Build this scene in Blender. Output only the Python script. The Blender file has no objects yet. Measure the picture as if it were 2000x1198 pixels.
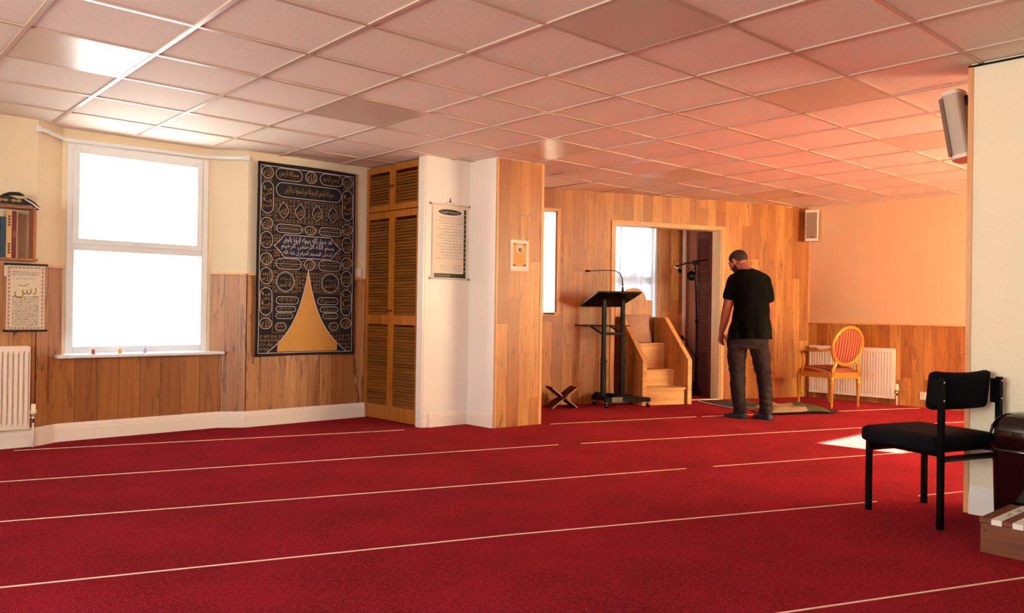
import bpy, bmesh, math, random
from mathutils import Vector, Matrix, noise
random.seed(7)
PI = math.pi
scene = bpy.context.scene
COL = scene.collection

# ------------------------------------------------------------------ camera
CAM = Vector((-0.836, -6.3205, 1.056))
YAW, PITCH, ROLL, FPX = 0.731293, 0.0037728, 0.0141049, 1565.82
f_ = Vector((math.sin(YAW)*math.cos(PITCH), math.cos(YAW)*math.cos(PITCH), math.sin(PITCH)))
r_ = Vector((math.cos(YAW), -math.sin(YAW), 0)); u_ = r_.cross(f_)
r2 = math.cos(ROLL)*r_ + math.sin(ROLL)*u_; u2 = -math.sin(ROLL)*r_ + math.cos(ROLL)*u_
cam_d = bpy.data.cameras.new('camera'); cam = bpy.data.objects.new('camera', cam_d); COL.objects.link(cam)
cam.matrix_world = Matrix(((r2.x, u2.x, -f_.x, CAM.x), (r2.y, u2.y, -f_.y, CAM.y), (r2.z, u2.z, -f_.z, CAM.z), (0, 0, 0, 1)))
cam_d.sensor_fit = 'HORIZONTAL'; cam_d.sensor_width = 36; cam_d.lens = 36*FPX/2000; cam_d.clip_start = 0.05
scene.camera = cam

# ------------------------------------------------------------------ light and exposure
SKY = 18.5
wld = bpy.data.worlds.new('sky'); scene.world = wld; wld.use_nodes = True
wn = wld.node_tree.nodes; wl = wld.node_tree.links
bg = wn['Background']; bg.inputs[1].default_value = SKY
wtc = wn.new('ShaderNodeTexCoord'); wsp = wn.new('ShaderNodeSeparateXYZ'); wrp = wn.new('ShaderNodeValToRGB')
wl.new(wtc.outputs['Generated'], wsp.inputs[0]); wl.new(wsp.outputs['Z'], wrp.inputs[0]); wl.new(wrp.outputs[0], bg.inputs[0])
wrp.color_ramp.elements[0].position = 0.02; wrp.color_ramp.elements[0].color = (1.32, 1.22, 1.06, 1)
wrp.color_ramp.elements[1].position = 0.45; wrp.color_ramp.elements[1].color = (0.40, 0.52, 0.66, 1)
sun_d = bpy.data.lights.new('sun', 'SUN'); sun = bpy.data.objects.new('sun', sun_d); COL.objects.link(sun)
sun_dir = Vector((-0.09, 1.0, -0.627)).normalized()
sun.rotation_euler = sun_dir.to_track_quat('-Z', 'Y').to_euler(); sun.location = (6.3, -12, 6)
sun_d.energy = 330; sun_d.color = (1.0, 0.82, 0.47); sun_d.angle = math.radians(0.6)
scene.view_settings.view_transform = 'Standard'; scene.view_settings.look = 'None'
scene.view_settings.gamma = 1; scene.view_settings.use_curve_mapping = False
scene.view_settings.exposure = 0.48
scene.cycles.max_bounces = 12; scene.cycles.diffuse_bounces = 7; scene.cycles.sample_clamp_indirect = 12
scene.cycles.transparent_max_bounces = 12

def portal(name, centre, normal, w, h):
    d = bpy.data.lights.new(name, 'AREA'); d.shape = 'RECTANGLE'; d.size = w; d.size_y = h
    o = bpy.data.objects.new(name, d); COL.objects.link(o); o.location = centre
    o.rotation_euler = Vector(normal).to_track_quat('-Z', 'Y').to_euler()
    d.cycles.is_portal = True

# ------------------------------------------------------------------ materials
def lin(h):
    h = h.lstrip('#'); c = [int(h[i:i+2], 16)/255 for i in (0, 2, 4)]
    return tuple(x/12.92 if x <= 0.04045 else ((x+0.055)/1.055)**2.4 for x in c) + (1,)
class NT:
    def __init__(s, name):
        s.m = bpy.data.materials.new(name); s.m.use_nodes = True; s.t = s.m.node_tree; s.n = s.t.nodes
        s.b = s.n['Principled BSDF']; s.out = s.n['Material Output']
    def add(s, typ, **kw):
        n = s.n.new(typ)
        for k, v in kw.items(): setattr(n, k, v)
        return n
    def link(s, a, b): s.t.links.new(a, b)
    def math(s, op, a, b=None, c=None):
        n = s.add('ShaderNodeMath', operation=op)
        for i, x in enumerate((a, b, c)):
            if x is None: continue
            if isinstance(x, (int, float)): n.inputs[i].default_value = x
            else: s.link(x, n.inputs[i])
        return n.outputs[0]
    def ramp(s, fac, stops, interp='LINEAR'):
        n = s.add('ShaderNodeValToRGB'); n.color_ramp.interpolation = interp; e = n.color_ramp.elements
        while len(e) < len(stops): e.new(0.5)
        for i, (p, c) in enumerate(stops): e[i].position = p; e[i].color = c if len(c) == 4 else (*c, 1)
        s.link(fac, n.inputs[0]); return n.outputs[0]
    def mix(s, fac, a, b, mode='MIX'):
        n = s.add('ShaderNodeMix', data_type='RGBA', blend_type=mode)
        for i, x in ((0, fac), (6, a), (7, b)):
            if isinstance(x, (int, float)): n.inputs[i].default_value = x
            elif isinstance(x, tuple): n.inputs[i].default_value = x
            else: s.link(x, n.inputs[i])
        return n.outputs[2]
    def comb(s, x, y, z):
        n = s.add('ShaderNodeCombineXYZ')
        for i, v in enumerate((x, y, z)):
            if isinstance(v, (int, float)): n.inputs[i].default_value = v
            else: s.link(v, n.inputs[i])
        return n.outputs[0]
    def noise(s, vec, scale, detail=3, rough=0.5, dist=0.0):
        n = s.add('ShaderNodeTexNoise'); n.inputs['Scale'].default_value = scale; n.inputs['Detail'].default_value = detail
        n.inputs['Roughness'].default_value = rough; n.inputs['Distortion'].default_value = dist
        s.link(vec, n.inputs['Vector']); return n.outputs['Fac']
    def obj(s): return s.add('ShaderNodeTexCoord').outputs['Object']
    def bump(s, h, strength, dist=0.01):
        n = s.add('ShaderNodeBump'); n.inputs['Strength'].default_value = strength; n.inputs['Distance'].default_value = dist
        s.link(h, n.inputs['Height']); s.link(n.outputs[0], s.b.inputs['Normal'])
    def base(s, c):
        if isinstance(c, tuple): s.b.inputs['Base Color'].default_value = c
        else: s.link(c, s.b.inputs['Base Color'])
def plain(name, col, rough=0.5, metal=0.0, var=0.08, nscale=6.0, bump=0.0, bscale=60.0, spec=None, coat=0.0):
    t = NT(name); c = lin(col) if isinstance(col, str) else (*col, 1); v = t.obj()
    f = t.noise(v, nscale, 3)
    t.base(t.mix(f, tuple(x*(1-var) for x in c[:3]) + (1,), tuple(min(1, x*(1+var)) for x in c[:3]) + (1,)))
    t.b.inputs['Roughness'].default_value = rough; t.b.inputs['Metallic'].default_value = metal
    if spec is not None: t.b.inputs['Specular IOR Level'].default_value = spec
    if coat: t.b.inputs['Coat Weight'].default_value = coat
    if bump: t.bump(t.noise(v, bscale, 4), bump)
    return t.m
def planks(name, w, L, cols, gap=0.0016, knot=0.5, rough=0.42, grain=0.5, axis='XZ', gapdark=0.35, streak=0.55):
    """boards laid upright: board number from one axis, board joints and grain along the other"""
    t = NT(name); sp = t.add('ShaderNodeSeparateXYZ'); t.link(t.obj(), sp.inputs[0])
    X = sp.outputs[axis[0]]; Z = sp.outputs[axis[1]]
    a = t.math('DIVIDE', X, w); col = t.math('FLOOR', a); fx = t.math('FRACT', a)
    w1 = t.add('ShaderNodeTexWhiteNoise', noise_dimensions='1D'); t.link(col, w1.inputs['W'])
    zz = t.math('ADD', t.math('DIVIDE', Z, L), t.math('MULTIPLY', w1.outputs['Value'], 7.31)); row = t.math('FLOOR', zz); fz = t.math('FRACT', zz)
    w2 = t.add('ShaderNodeTexWhiteNoise', noise_dimensions='2D'); t.link(t.comb(col, row, 0), w2.inputs['Vector']); r = w2.outputs['Value']
    base = t.ramp(r, [(i/(len(cols)-1), lin(c)) for i, c in enumerate(cols)])
    ox = t.math('MULTIPLY', r, 41.0)
    gv = t.comb(t.math('ADD', t.math('MULTIPLY', X, 26.0), ox), t.math('MULTIPLY', Z, 1.5), ox)
    g = t.noise(gv, 1.0, 5, 0.6, 0.6)
    base = t.mix(t.ramp(g, [(0.32, (0, 0, 0)), (0.62, (1, 1, 1))]), t.mix(grain, base, lin('#7a3a12')), base)
    gv2 = t.comb(t.math('ADD', t.math('MULTIPLY', X, 150.0), ox), t.math('MULTIPLY', Z, 5.0), 0)
    g2 = t.noise(gv2, 1.0, 2)
    base = t.mix(t.math('MULTIPLY', g2, 0.22), base, lin('#6b3410'))
    # darker cathedral streaks and knots
    sv = t.comb(t.math('ADD', t.math('MULTIPLY', X, 13.0), ox), t.math('MULTIPLY', Z, 1.3), ox)
    st = t.ramp(t.noise(sv, 1.0, 3, 0.55, 1.6), [(0.58, (0, 0, 0)), (0.63, (1, 1, 1)), (0.70, (0.2, 0.2, 0.2)), (0.74, (0.8, 0.8, 0.8))])
    base = t.mix(t.math('MULTIPLY', st, streak), base, lin('#5a2a0c'))
    kv = t.add('ShaderNodeTexVoronoi'); kv.inputs['Scale'].default_value = 1.0
    dn = t.noise(t.comb(t.math('MULTIPLY', X, 30), t.math('MULTIPLY', Z, 12), 0), 1.0, 3)
    t.link(t.comb(t.math('ADD', t.math('ADD', t.math('MULTIPLY', X, 7.0), ox), t.math('MULTIPLY', dn, 0.5)), t.math('MULTIPLY', Z, 2.6), 0), kv.inputs['Vector'])
    k = t.ramp(kv.outputs['Distance'], [(0.0, (1, 1, 1)), (0.07, (0.9, 0.9, 0.9)), (0.10, (0.25, 0.25, 0.25)), (0.20, (0, 0, 0))])
    sepc = t.add('ShaderNodeSeparateColor'); t.link(kv.outputs['Color'], sepc.inputs[0])
    on = t.math('LESS_THAN', sepc.outputs[0], knot)
    base = t.mix(t.math('MULTIPLY', t.math('MULTIPLY', k, on), 0.8), base, lin('#4a2109'))
    e = t.math('MULTIPLY', t.math('MINIMUM', fx, t.math('SUBTRACT', 1.0, fx)), w)
    ez = t.math('MULTIPLY', t.math('MINIMUM', fz, t.math('SUBTRACT', 1.0, fz)), L)
    gp = t.math('LESS_THAN', t.math('MINIMUM', e, ez), gap)
    base = t.mix(t.math('MULTIPLY', gp, 1-gapdark), base, lin('#3a1a08'))
    t.base(base); t.b.inputs['Roughness'].default_value = rough
    t.bump(t.math('SUBTRACT', g2, t.math('MULTIPLY', gp, 2.0)), 0.12, 0.002)
    return t.m
def grained(name, cols, axis='Z', rough=0.4, s1=22.0, s2=1.6):
    t = NT(name); sp = t.add('ShaderNodeSeparateXYZ'); t.link(t.obj(), sp.inputs[0]); o = sp.outputs
    ax = {'X': (1, 2, 0), 'Y': (0, 2, 1), 'Z': (0, 1, 2)}[axis]
    v = t.comb(t.math('MULTIPLY', o[ax[0]], s1), t.math('MULTIPLY', o[ax[1]], s1), t.math('MULTIPLY', o[ax[2]], s2))
    g = t.noise(v, 1.0, 5, 0.6, 0.7)
    t.base(t.ramp(g, [(0.25 + 0.5*i/(len(cols)-1), lin(c)) for i, c in enumerate(cols)]))
    t.b.inputs['Roughness'].default_value = rough; return t.m

M = {}
# carpet
t = NT('red_carpet'); v = t.obj()
n1 = t.noise(v, 1.7, 5, 0.65); n2 = t.noise(v, 55, 3, 0.7); n3 = t.noise(v, 240, 2, 0.6)
c = t.ramp(n1, [(0.32, (0.12, 0.0008, 0.0072)), (0.68, (0.25, 0.0024, 0.0160))])
c = t.mix(t.ramp(n2, [(0.42, (0, 0, 0)), (0.72, (0.75, 0.75, 0.75))]), c, (0.36, 0.012, 0.028, 1))
c = t.mix(t.ramp(n3, [(0.52, (0, 0, 0)), (0.72, (0.7, 0.7, 0.7))]), c, (0.66, 0.10, 0.085, 1))
t.base(c); t.b.inputs['Roughness'].default_value = 0.95; t.b.inputs['Specular IOR Level'].default_value = 0.0
t.b.inputs['Sheen Weight'].default_value = 0.035; t.b.inputs['Sheen Tint'].default_value = (1.0, 0.42, 0.34, 1)
t.bump(t.math('ADD', n2, n3), 0.5, 0.008); M['carpet'] = t.m
M['line'] = plain('prayer_line_cord', '#f2dcc4', 0.8, bump=0.2, bscale=200)
# walls
def paper(name, col, stretch=(1, 1, 1), bs=70, b=0.35):
    t = NT(name); mp = t.add('ShaderNodeMapping'); mp.inputs['Scale'].default_value = stretch; t.link(t.obj(), mp.inputs['Vector'])
    v = mp.outputs[0]; f = t.noise(v, bs, 4, 0.6); g = t.noise(v, 3, 2); c = lin(col)
    t.base(t.mix(t.math('ADD', t.math('MULTIPLY', f, 0.6), t.math('MULTIPLY', g, 0.4)), tuple(x*0.86 for x in c[:3])+(1,), c))
    t.b.inputs['Roughness'].default_value = 0.65; t.bump(f, b, 0.006); return t.m
M['cream'] = paper('cream_textured_wallpaper', '#e6d7ba')
M['pierpaper'] = paper('cream_wallpaper_lit', '#f5e9cc')  # cream wallpaper again, lightened to stand in for stronger light on the pier
M['vinyl'] = paper('cream_ribbed_wallpaper', '#dbb08c', (3.2, 3.2, 0.25), 40, 0.25)
M['white'] = plain('white_satin_paint', '#efe9e2', 0.35, var=0.02)
M['skirt'] = plain('white_gloss_paint', '#ece3d8', 0.25, var=0.02)
M['oak'] = planks('oak_laminate_boards', 0.127, 1.25, ['#98551c', '#b87332', '#cc8b46', '#a25d22', '#c07c3a', '#d49850'], knot=0.6)
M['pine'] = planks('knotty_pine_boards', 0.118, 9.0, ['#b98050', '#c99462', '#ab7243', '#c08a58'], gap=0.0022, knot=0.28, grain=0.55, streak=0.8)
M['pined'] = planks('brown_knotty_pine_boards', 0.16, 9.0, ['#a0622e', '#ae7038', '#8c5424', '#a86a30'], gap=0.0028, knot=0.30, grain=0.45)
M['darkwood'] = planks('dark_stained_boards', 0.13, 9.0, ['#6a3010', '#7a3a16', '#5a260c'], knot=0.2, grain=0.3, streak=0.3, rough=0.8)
M['trim'] = grained('oak_trim', ['#c88a52', '#d99c64', '#e0a86f'])
M['jamb'] = grained('pale_door_lining', ['#d2a868', '#ecd09c', '#e2be84'], rough=0.5, s1=14, s2=1.0)
M['honey'] = grained('honey_varnished_pine', ['#8c4d10', '#a66018', '#b67224'], rough=0.3)
M['honeyx'] = grained('honey_varnished_slats', ['#5c3208', '#7c4a18', '#986028'], axis='Y', rough=0.35)
M['oakx'] = grained('oak_step_boards', ['#c5884a', '#dca566', '#e8b87c'], axis='X', rough=0.4, s1=18)
M['oakz'] = planks('oak_panel_boards', 0.115, 1.3, ['#b06a30', '#c07c3e', '#cb8a48'], knot=0.4)
M['oaky'] = planks('oak_side_boards', 0.115, 1.3, ['#a8602a', '#b87236', '#c48042'], knot=0.4, axis='YZ')
M['redwood'] = grained('dark_red_louvres', ['#4a160a', '#5c2010', '#6c2c16'], axis='X', rough=0.8)
M['brownbox'] = grained('worn_brown_box_boards', ['#552406', '#70360c', '#824812'], axis='Y', rough=0.55, s1=16)
M['shelf'] = grained('reddish_shelf_wood', ['#8c5030', '#a3633f', '#b0714a'], rough=0.4)
# ceiling
t = NT('ceiling_tile_board'); v = t.obj(); n = t.noise(v, 170, 3, 0.7); g = t.noise(v, 1.3, 2)
t.base(t.mix(t.ramp(n, [(0.36, (0, 0, 0)), (0.6, (1, 1, 1))]), (0.68, 0.59, 0.51, 1), (0.88, 0.79, 0.70, 1)))
t.b.inputs['Roughness'].default_value = 0.75; t.bump(n, 0.25, 0.003); M['tile'] = t.m
M['tbar'] = plain('painted_ceiling_bar', '#c3ab9b', 0.30, var=0.02)
M['panel'] = plain('glossy_light_panel', '#d0bdae', 0.3, var=0.02)
# upvc, glass, sheer
M['upvc'] = plain('white_upvc', '#dde4ea', 0.3, var=0.01)
def seethrough(name, tint, amount, rough=0.0, diffuse=None):
    t = NT(name); tr = t.add('ShaderNodeBsdfTransparent'); tr.inputs[0].default_value = tint
    mx = t.add('ShaderNodeMixShader'); mx.inputs[0].default_value = amount
    if diffuse:
        tl = t.add('ShaderNodeBsdfTranslucent'); tl.inputs[0].default_value = diffuse
        df = t.add('ShaderNodeBsdfDiffuse'); df.inputs[0].default_value = diffuse
        m2 = t.add('ShaderNodeMixShader'); m2.inputs[0].default_value = 0.72
        t.link(df.outputs[0], m2.inputs[1]); t.link(tl.outputs[0], m2.inputs[2]); sh = m2.outputs[0]
    else:
        gl = t.add('ShaderNodeBsdfGlossy'); gl.inputs['Roughness'].default_value = 0.02; sh = gl.outputs[0]
    t.link(tr.outputs[0], mx.inputs[1]); t.link(sh, mx.inputs[2]); t.link(mx.outputs[0], t.out.inputs[0]); return t.m
M['glass'] = seethrough('window_glass', (0.96, 0.98, 0.98, 1), 0.06)
M['dimglass'] = seethrough('dimming_window_glass', (0.62, 0.64, 0.66, 1), 0.06)  # grey tint added to the bay glass to dim its daylight
M['frost'] = seethrough('frosted_pane', (1, 0.97, 0.88, 1), 0.97, diffuse=(0.86, 0.84, 0.72, 1))
M['sheer'] = seethrough('sheer_curtain', (1, 1, 1, 1), 0.80, diffuse=(0.55, 0.62, 0.74, 1))
# objects
M['black'] = plain('black_metal', '#060505', 0.45, var=0.05, spec=0.1)
M['blackgloss'] = plain('black_gloss_plastic', '#070606', 0.1, var=0.02, coat=0.6)
M['blackcloth'] = plain('dark_blue_black_cloth', '#06080e', 0.9, spec=0.15, bump=0.3, bscale=300)
M['chrome'] = plain('bright_metal', '#c9c6c2', 0.2, metal=1.0, var=0.02)
M['greymetal'] = plain('dull_grey_metal', '#6d6660', 0.35, metal=0.6)
M['rad'] = plain('radiator_enamel', '#f0e4d6', 0.3, var=0.015)
M['valve'] = plain('valve_plastic', '#efe3c8', 0.4)
M['gold'] = plain('gilded_wood', '#c98a34', 0.33, metal=0.35, var=0.15, nscale=30)
t = NT('red_and_gold_striped_fabric'); sp = t.add('ShaderNodeSeparateXYZ'); t.link(t.obj(), sp.inputs[0])
s = t.math('FRACT', t.math('DIVIDE', sp.outputs['X'], 0.040))
t.base(t.ramp(s, [(0.0, lin('#7c0e09')), (0.50, lin('#680a07')), (0.56, lin('#c48a5a')), (0.68, lin('#8a3a1e')), (0.80, lin('#c48a5a')), (0.90, lin('#7c0e09'))], 'CONSTANT'))
t.b.inputs['Roughness'].default_value = 0.7; M['stripe'] = t.m
M['speaker'] = plain('speaker_cream_plastic', '#e3d3c0', 0.4, var=0.02)
M['speakerside'] = plain('speaker_grey_plastic', '#b8a896', 0.45, var=0.03)
M['grille'] = plain('speaker_grille', '#8c7164', 0.6, bump=0.6, bscale=500)
M['socket'] = plain('socket_plastic', '#efe2d2', 0.3, var=0.01)
M['paper'] = plain('white_paper', '#f2e4d8', 0.7, var=0.02)
M['scrollpaper'] = plain('cream_scroll_paper', '#e9dccb', 0.6, var=0.02)
M['ink'] = plain('dark_ink', '#1d1a16', 0.6)
M['green'] = plain('dark_green_print', '#2b3a22', 0.6)
M['amber'] = plain('amber_print', '#e2a055', 0.6)
M['amberdark'] = plain('brown_print', '#6b3812', 0.6)
M['tapestry'] = plain('black_tapestry_cloth', '#12101a', 0.9, bump=0.3, bscale=250, var=0.15)
M['navy'] = plain('navy_tapestry_cloth', '#121330', 0.85)
M['goldthread'] = plain('gold_thread', '#926e38', 0.5, metal=0.1, var=0.35, nscale=40)
M['silver'] = plain('silver_thread', '#b9b2b8', 0.5, metal=0.15, var=0.2, nscale=40)
M['cord'] = plain('pale_cord', '#c9bfc0', 0.6)
M['goldcloth'] = plain('gold_satin_cloth', '#c28a38', 0.55, var=0.12, nscale=8)
M['parch'] = plain('parchment', '#d8cbb4', 0.7, var=0.08, nscale=14)
M['parchline'] = plain('parchment_writing', '#9c8a74', 0.7)
M['olivegold'] = plain('olive_gold_ink', '#9a8a3c', 0.5)
M['pinkborder'] = plain('rose_border_print', '#b38a7c', 0.7)
M['cushion'] = plain('mauve_plush', '#b8917f', 0.95, bump=0.5, bscale=120, var=0.12)
M['skin'] = plain('skin', '#8c4e38', 0.5, var=0.1, nscale=18)
M['hair'] = plain('cropped_dark_hair', '#2a1712', 0.85, bump=0.5, bscale=400, var=0.2)
M['tee'] = plain('black_cotton', '#020202', 0.95, spec=0.1, bump=0.2, bscale=60)
M['jeans'] = plain('charcoal_denim', '#231a1c', 0.85, spec=0.15, var=0.25, nscale=9, bump=0.4, bscale=35)
M['shoe'] = plain('dark_grey_suede', '#262830', 0.8)
M['rugdark'] = plain('dark_brown_pile', '#33281f', 0.95, var=0.35, nscale=12, bump=0.5, bscale=200)
M['rugband'] = plain('taupe_pile', '#6d5a48', 0.95, var=0.3, nscale=25)
M['rugbeige'] = plain('beige_pile', '#94785a', 0.95, var=0.3, nscale=14, bump=0.5, bscale=200)
M['ruggreen'] = plain('moss_green_pile', '#3c3a16', 0.95, var=0.3, nscale=14, bump=0.5, bscale=200)
M['fringe'] = plain('dark_fringe', '#1f1310', 0.95)
M['tape'] = plain('white_paper_tape', '#e9e2d8', 0.6, var=0.03)
M['blue'] = plain('teal_book_cloth', '#1d3f52', 0.5)
M['beige'] = plain('tan_book_cover', '#c9a36a', 0.5)
M['maroon'] = plain('maroon_book_cover', '#6d2433', 0.45)
M['pages'] = plain('book_pages', '#e4d8c4', 0.8)
M['goldfoil'] = plain('gold_foil', '#b08a4a', 0.35, metal=0.5)
M['greenbook'] = plain('dark_green_book_cloth', '#16352e', 0.5)
M['redglass'] = plain('red_bottle', '#b0402c', 0.15)
M['amberglass'] = plain('amber_bottle', '#d89236', 0.15)
M['lilacglass'] = plain('lilac_bottle', '#b9a2d2', 0.15)
M['capwhite'] = plain('white_cap', '#f2efe9', 0.3)
M['silk'] = plain('dark_embroidered_cloth', '#10161c', 0.7)

# ------------------------------------------------------------------ geometry helpers
class MB:
    def __init__(s): s.v = []; s.f = []; s.mi = []; s.mats = []; s.smooth = []; s.cur = 0; s.sm = False
    def use(s, mat, smooth=False):
        if mat not in s.mats: s.mats.append(mat)
        s.cur = s.mats.index(mat); s.sm = smooth; return s
    def add(s, vs, fs, T=None):
        o = len(s.v)
        for p in vs:
            p = Vector(p); s.v.append(T @ p if T else p)
        for f in fs: s.f.append([i+o for i in f]); s.mi.append(s.cur); s.smooth.append(s.sm)
        return s
    def box(s, lo, hi, T=None, b=0.0):
        x0, y0, z0 = lo; x1, y1, z1 = hi
        if b <= 0:
            return s.add([(x0, y0, z0), (x1, y0, z0), (x1, y1, z0), (x0, y1, z0), (x0, y0, z1), (x1, y0, z1), (x1, y1, z1), (x0, y1, z1)],
                  [(0, 3, 2, 1), (4, 5, 6, 7), (0, 1, 5, 4), (1, 2, 6, 5), (2, 3, 7, 6), (3, 0, 4, 7)], T)
        bm = bmesh.new(); bmesh.ops.create_cube(bm, size=1)
        bmesh.ops.scale(bm, vec=(x1-x0, y1-y0, z1-z0), verts=bm.verts); bmesh.ops.translate(bm, vec=((x0+x1)/2, (y0+y1)/2, (z0+z1)/2), verts=bm.verts)
        bmesh.ops.bevel(bm, geom=list(bm.edges), offset=min(b, (x1-x0)*.45, (y1-y0)*.45, (z1-z0)*.45), segments=2, affect='EDGES', profile=0.6)
        return s.bm(bm, T)
    def bm(s, bm, T=None):
        bm.verts.index_update(); s.add([v.co.copy() for v in bm.verts], [[v.index for v in f.verts] for f in bm.faces], T); bm.free(); return s
    def prism(s, poly, z0, z1, T=None):
        n = len(poly); a = sum(poly[i][0]*poly[(i+1) % n][1]-poly[(i+1) % n][0]*poly[i][1] for i in range(n))
        if a < 0: poly = poly[::-1]
        vs = [(x, y, z0) for x, y in poly]+[(x, y, z1) for x, y in poly]
        return s.add(vs, [list(range(n))[::-1], list(range(n, 2*n))]+[(i, (i+1) % n, n+(i+1) % n, n+i) for i in range(n)], T)
    def loft(s, rings, T=None, caps=True):
        n = len(rings[0]); vs = [p for r in rings for p in r]; fs = []
        for k in range(len(rings)-1):
            for i in range(n): fs.append((k*n+i, k*n+(i+1) % n, (k+1)*n+(i+1) % n, (k+1)*n+i))
        if caps: fs.append(list(range(n))[::-1]); fs.append([(len(rings)-1)*n+i for i in range(n)])
        return s.add(vs, fs, T)
    def tube(s, pts, rad, n=10, T=None, caps=True, flat=1.0, ref=None):
        pts = [Vector(p) for p in pts]; R = rad if isinstance(rad, (list, tuple)) else [rad]*len(pts); rings = []
        nr = None
        for i, p in enumerate(pts):
            d = (pts[min(i+1, len(pts)-1)]-pts[max(i-1, 0)]).normalized()
            if nr is None:
                a = Vector(ref) if ref else (Vector((0, 0, 1)) if abs(d.z) < 0.9 else Vector((1, 0, 0)))
                nr = (a-d*a.dot(d)).normalized()
            else: nr = (nr-d*nr.dot(d)).normalized()
            bi = d.cross(nr)
            ra, rb = R[i] if isinstance(R[i], (tuple, list)) else (R[i], R[i]*flat)
            rings.append([p+nr*math.cos(2*PI*k/n)*ra+bi*math.sin(2*PI*k/n)*rb for k in range(n)])
        return s.loft(rings, T, caps)
    def cyl(s, p0, p1, r, n=16, T=None, r1=None): return s.tube([p0, p1], [r, r if r1 is None else r1], n, T)
    def lathe(s, prof, n=20, T=None, sx=1.0, sy=1.0):
        rings = [[Vector((r*math.cos(2*PI*k/n)*sx, r*math.sin(2*PI*k/n)*sy, z)) for k in range(n)] for r, z in prof]
        return s.loft(rings, T)
    def sphere(s, c, r, T=None, seg=14, sc=(1, 1, 1)):
        bm = bmesh.new(); bmesh.ops.create_uvsphere(bm, u_segments=seg, v_segments=max(6, seg*2//3), radius=r)
        bmesh.ops.scale(bm, vec=sc, verts=bm.verts); bmesh.ops.translate(bm, vec=c, verts=bm.verts); return s.bm(bm, T)
    def sheet(s, fn, nu, nv, T=None):
        vs = [fn(i/nu, j/nv) for j in range(nv+1) for i in range(nu+1)]
        return s.add(vs, [(j*(nu+1)+i, j*(nu+1)+i+1, (j+1)*(nu+1)+i+1, (j+1)*(nu+1)+i) for j in range(nv) for i in range(nu)], T)
    def mesh(s, name):
        me = bpy.data.meshes.new(name); me.from_pydata([tuple(v) for v in s.v], [], s.f)
        for m in s.mats: me.materials.append(m)
        me.polygons.foreach_set('material_index', s.mi); me.polygons.foreach_set('use_smooth', s.smooth); me.update(); return me
    def build(s, name, parent=None, loc=None, rz=None, label=None, kind=None, cat=None, group=None):
        o = bpy.data.objects.new(name, s.mesh(name)); COL.objects.link(o)
        if parent: o.parent = parent
        if loc is not None: o.location = loc
        if rz is not None: o.rotation_euler = (0, 0, rz)
        props(o, label, cat, group, kind); return o
def props(o, label=None, cat=None, group=None, kind=None):
    if label: o['label'] = label
    if cat: o['category'] = cat
    if group: o['group'] = group
    if kind: o['kind'] = kind
    return o
def thing(name, label, cat, loc=(0, 0, 0), rz=0, group=None):
    o = bpy.data.objects.new(name, None); COL.objects.link(o); o.empty_display_size = 0.1
    o.location = loc; o.rotation_euler = (0, 0, rz); return props(o, label, cat, group)
def one(mat, smooth=False): return MB().use(M[mat], smooth)
def R3(ax, a): return Matrix.Rotation(a, 4, ax)
def Tr(*p): return Matrix.Translation(Vector(p))
def copy_tree(o, parent=None):
    c = o.copy(); COL.objects.link(c)
    if parent: c.parent = parent
    for ch in list(o.children): copy_tree(ch, c)
    return c
def melt(mb, vox, name, mats, smooth_it=6, fac=0.5):
    """merge overlapping volumes of a builder into one continuous skin"""
    me = mb.mesh('tmp'); o = bpy.data.objects.new('tmp', me); COL.objects.link(o)
    r = o.modifiers.new('r', 'REMESH'); r.mode = 'VOXEL'; r.voxel_size = vox
    sm = o.modifiers.new('s', 'SMOOTH'); sm.iterations = smooth_it; sm.factor = fac
    dg = bpy.context.evaluated_depsgraph_get(); dg.update()
    out = bpy.data.meshes.new_from_object(o.evaluated_get(dg)); out.name = name
    bpy.data.objects.remove(o); bpy.data.meshes.remove(me)
    out.materials.clear()
    for m in mats: out.materials.append(m)
    out.polygons.foreach_set('material_index', [0]*len(out.polygons)); out.polygons.foreach_set('use_smooth', [True]*len(out.polygons)); out.update()
    return out
def put(name, me, parent=None, label=None):
    o = bpy.data.objects.new(name, me); COL.objects.link(o); o.parent = parent
    if label: o['label'] = label
    return o

# ---- Arabic lettering (shaped by hand into joined letter forms, laid left to right)
D4 = {c: b for c, b in zip('بتثجحخسشصضطظعغفقكلمنهي', (0xFE8F, 0xFE95, 0xFE99, 0xFE9D, 0xFEA1, 0xFEA5, 0xFEB1, 0xFEB5, 0xFEB9, 0xFEBD, 0xFEC1, 0xFEC5, 0xFEC9, 0xFECD, 0xFED1, 0xFED5, 0xFED9, 0xFEDD, 0xFEE1, 0xFEE5, 0xFEE9, 0xFEF1))}
D2 = {'ا': 0xFE8D, 'أ': 0xFE83, 'إ': 0xFE87, 'آ': 0xFE81, 'ة': 0xFE93, 'د': 0xFEA9, 'ذ': 0xFEAB, 'ر': 0xFEAD, 'ز': 0xFEAF, 'و': 0xFEED, 'ى': 0xFEEF, 'ؤ': 0xFE85}
LA = {'ا': 0xFEFB, 'أ': 0xFEF7, 'إ': 0xFEF9, 'آ': 0xFEF5}
def shape(s):
    out = []; prev = False; i = 0
    while i < len(s):
        ch = s[i]
        if ch == 'ل' and i+1 < len(s) and s[i+1] in LA:
            out.append(chr(LA[s[i+1]]+(1 if prev else 0))); prev = False; i += 2; continue
        if ch in D4:
            nx = i+1 < len(s) and (s[i+1] in D4 or s[i+1] in D2)
            k = (3 if nx else 1) if prev else (2 if nx else 0)
            out.append(chr(D4[ch]+k)); prev = True
        elif ch in D2: out.append(chr(D2[ch]+(1 if prev else 0))); prev = False
        else: out.append(ch); prev = False
        i += 1
    return ''.join(out[::-1])
_tc = {}
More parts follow.
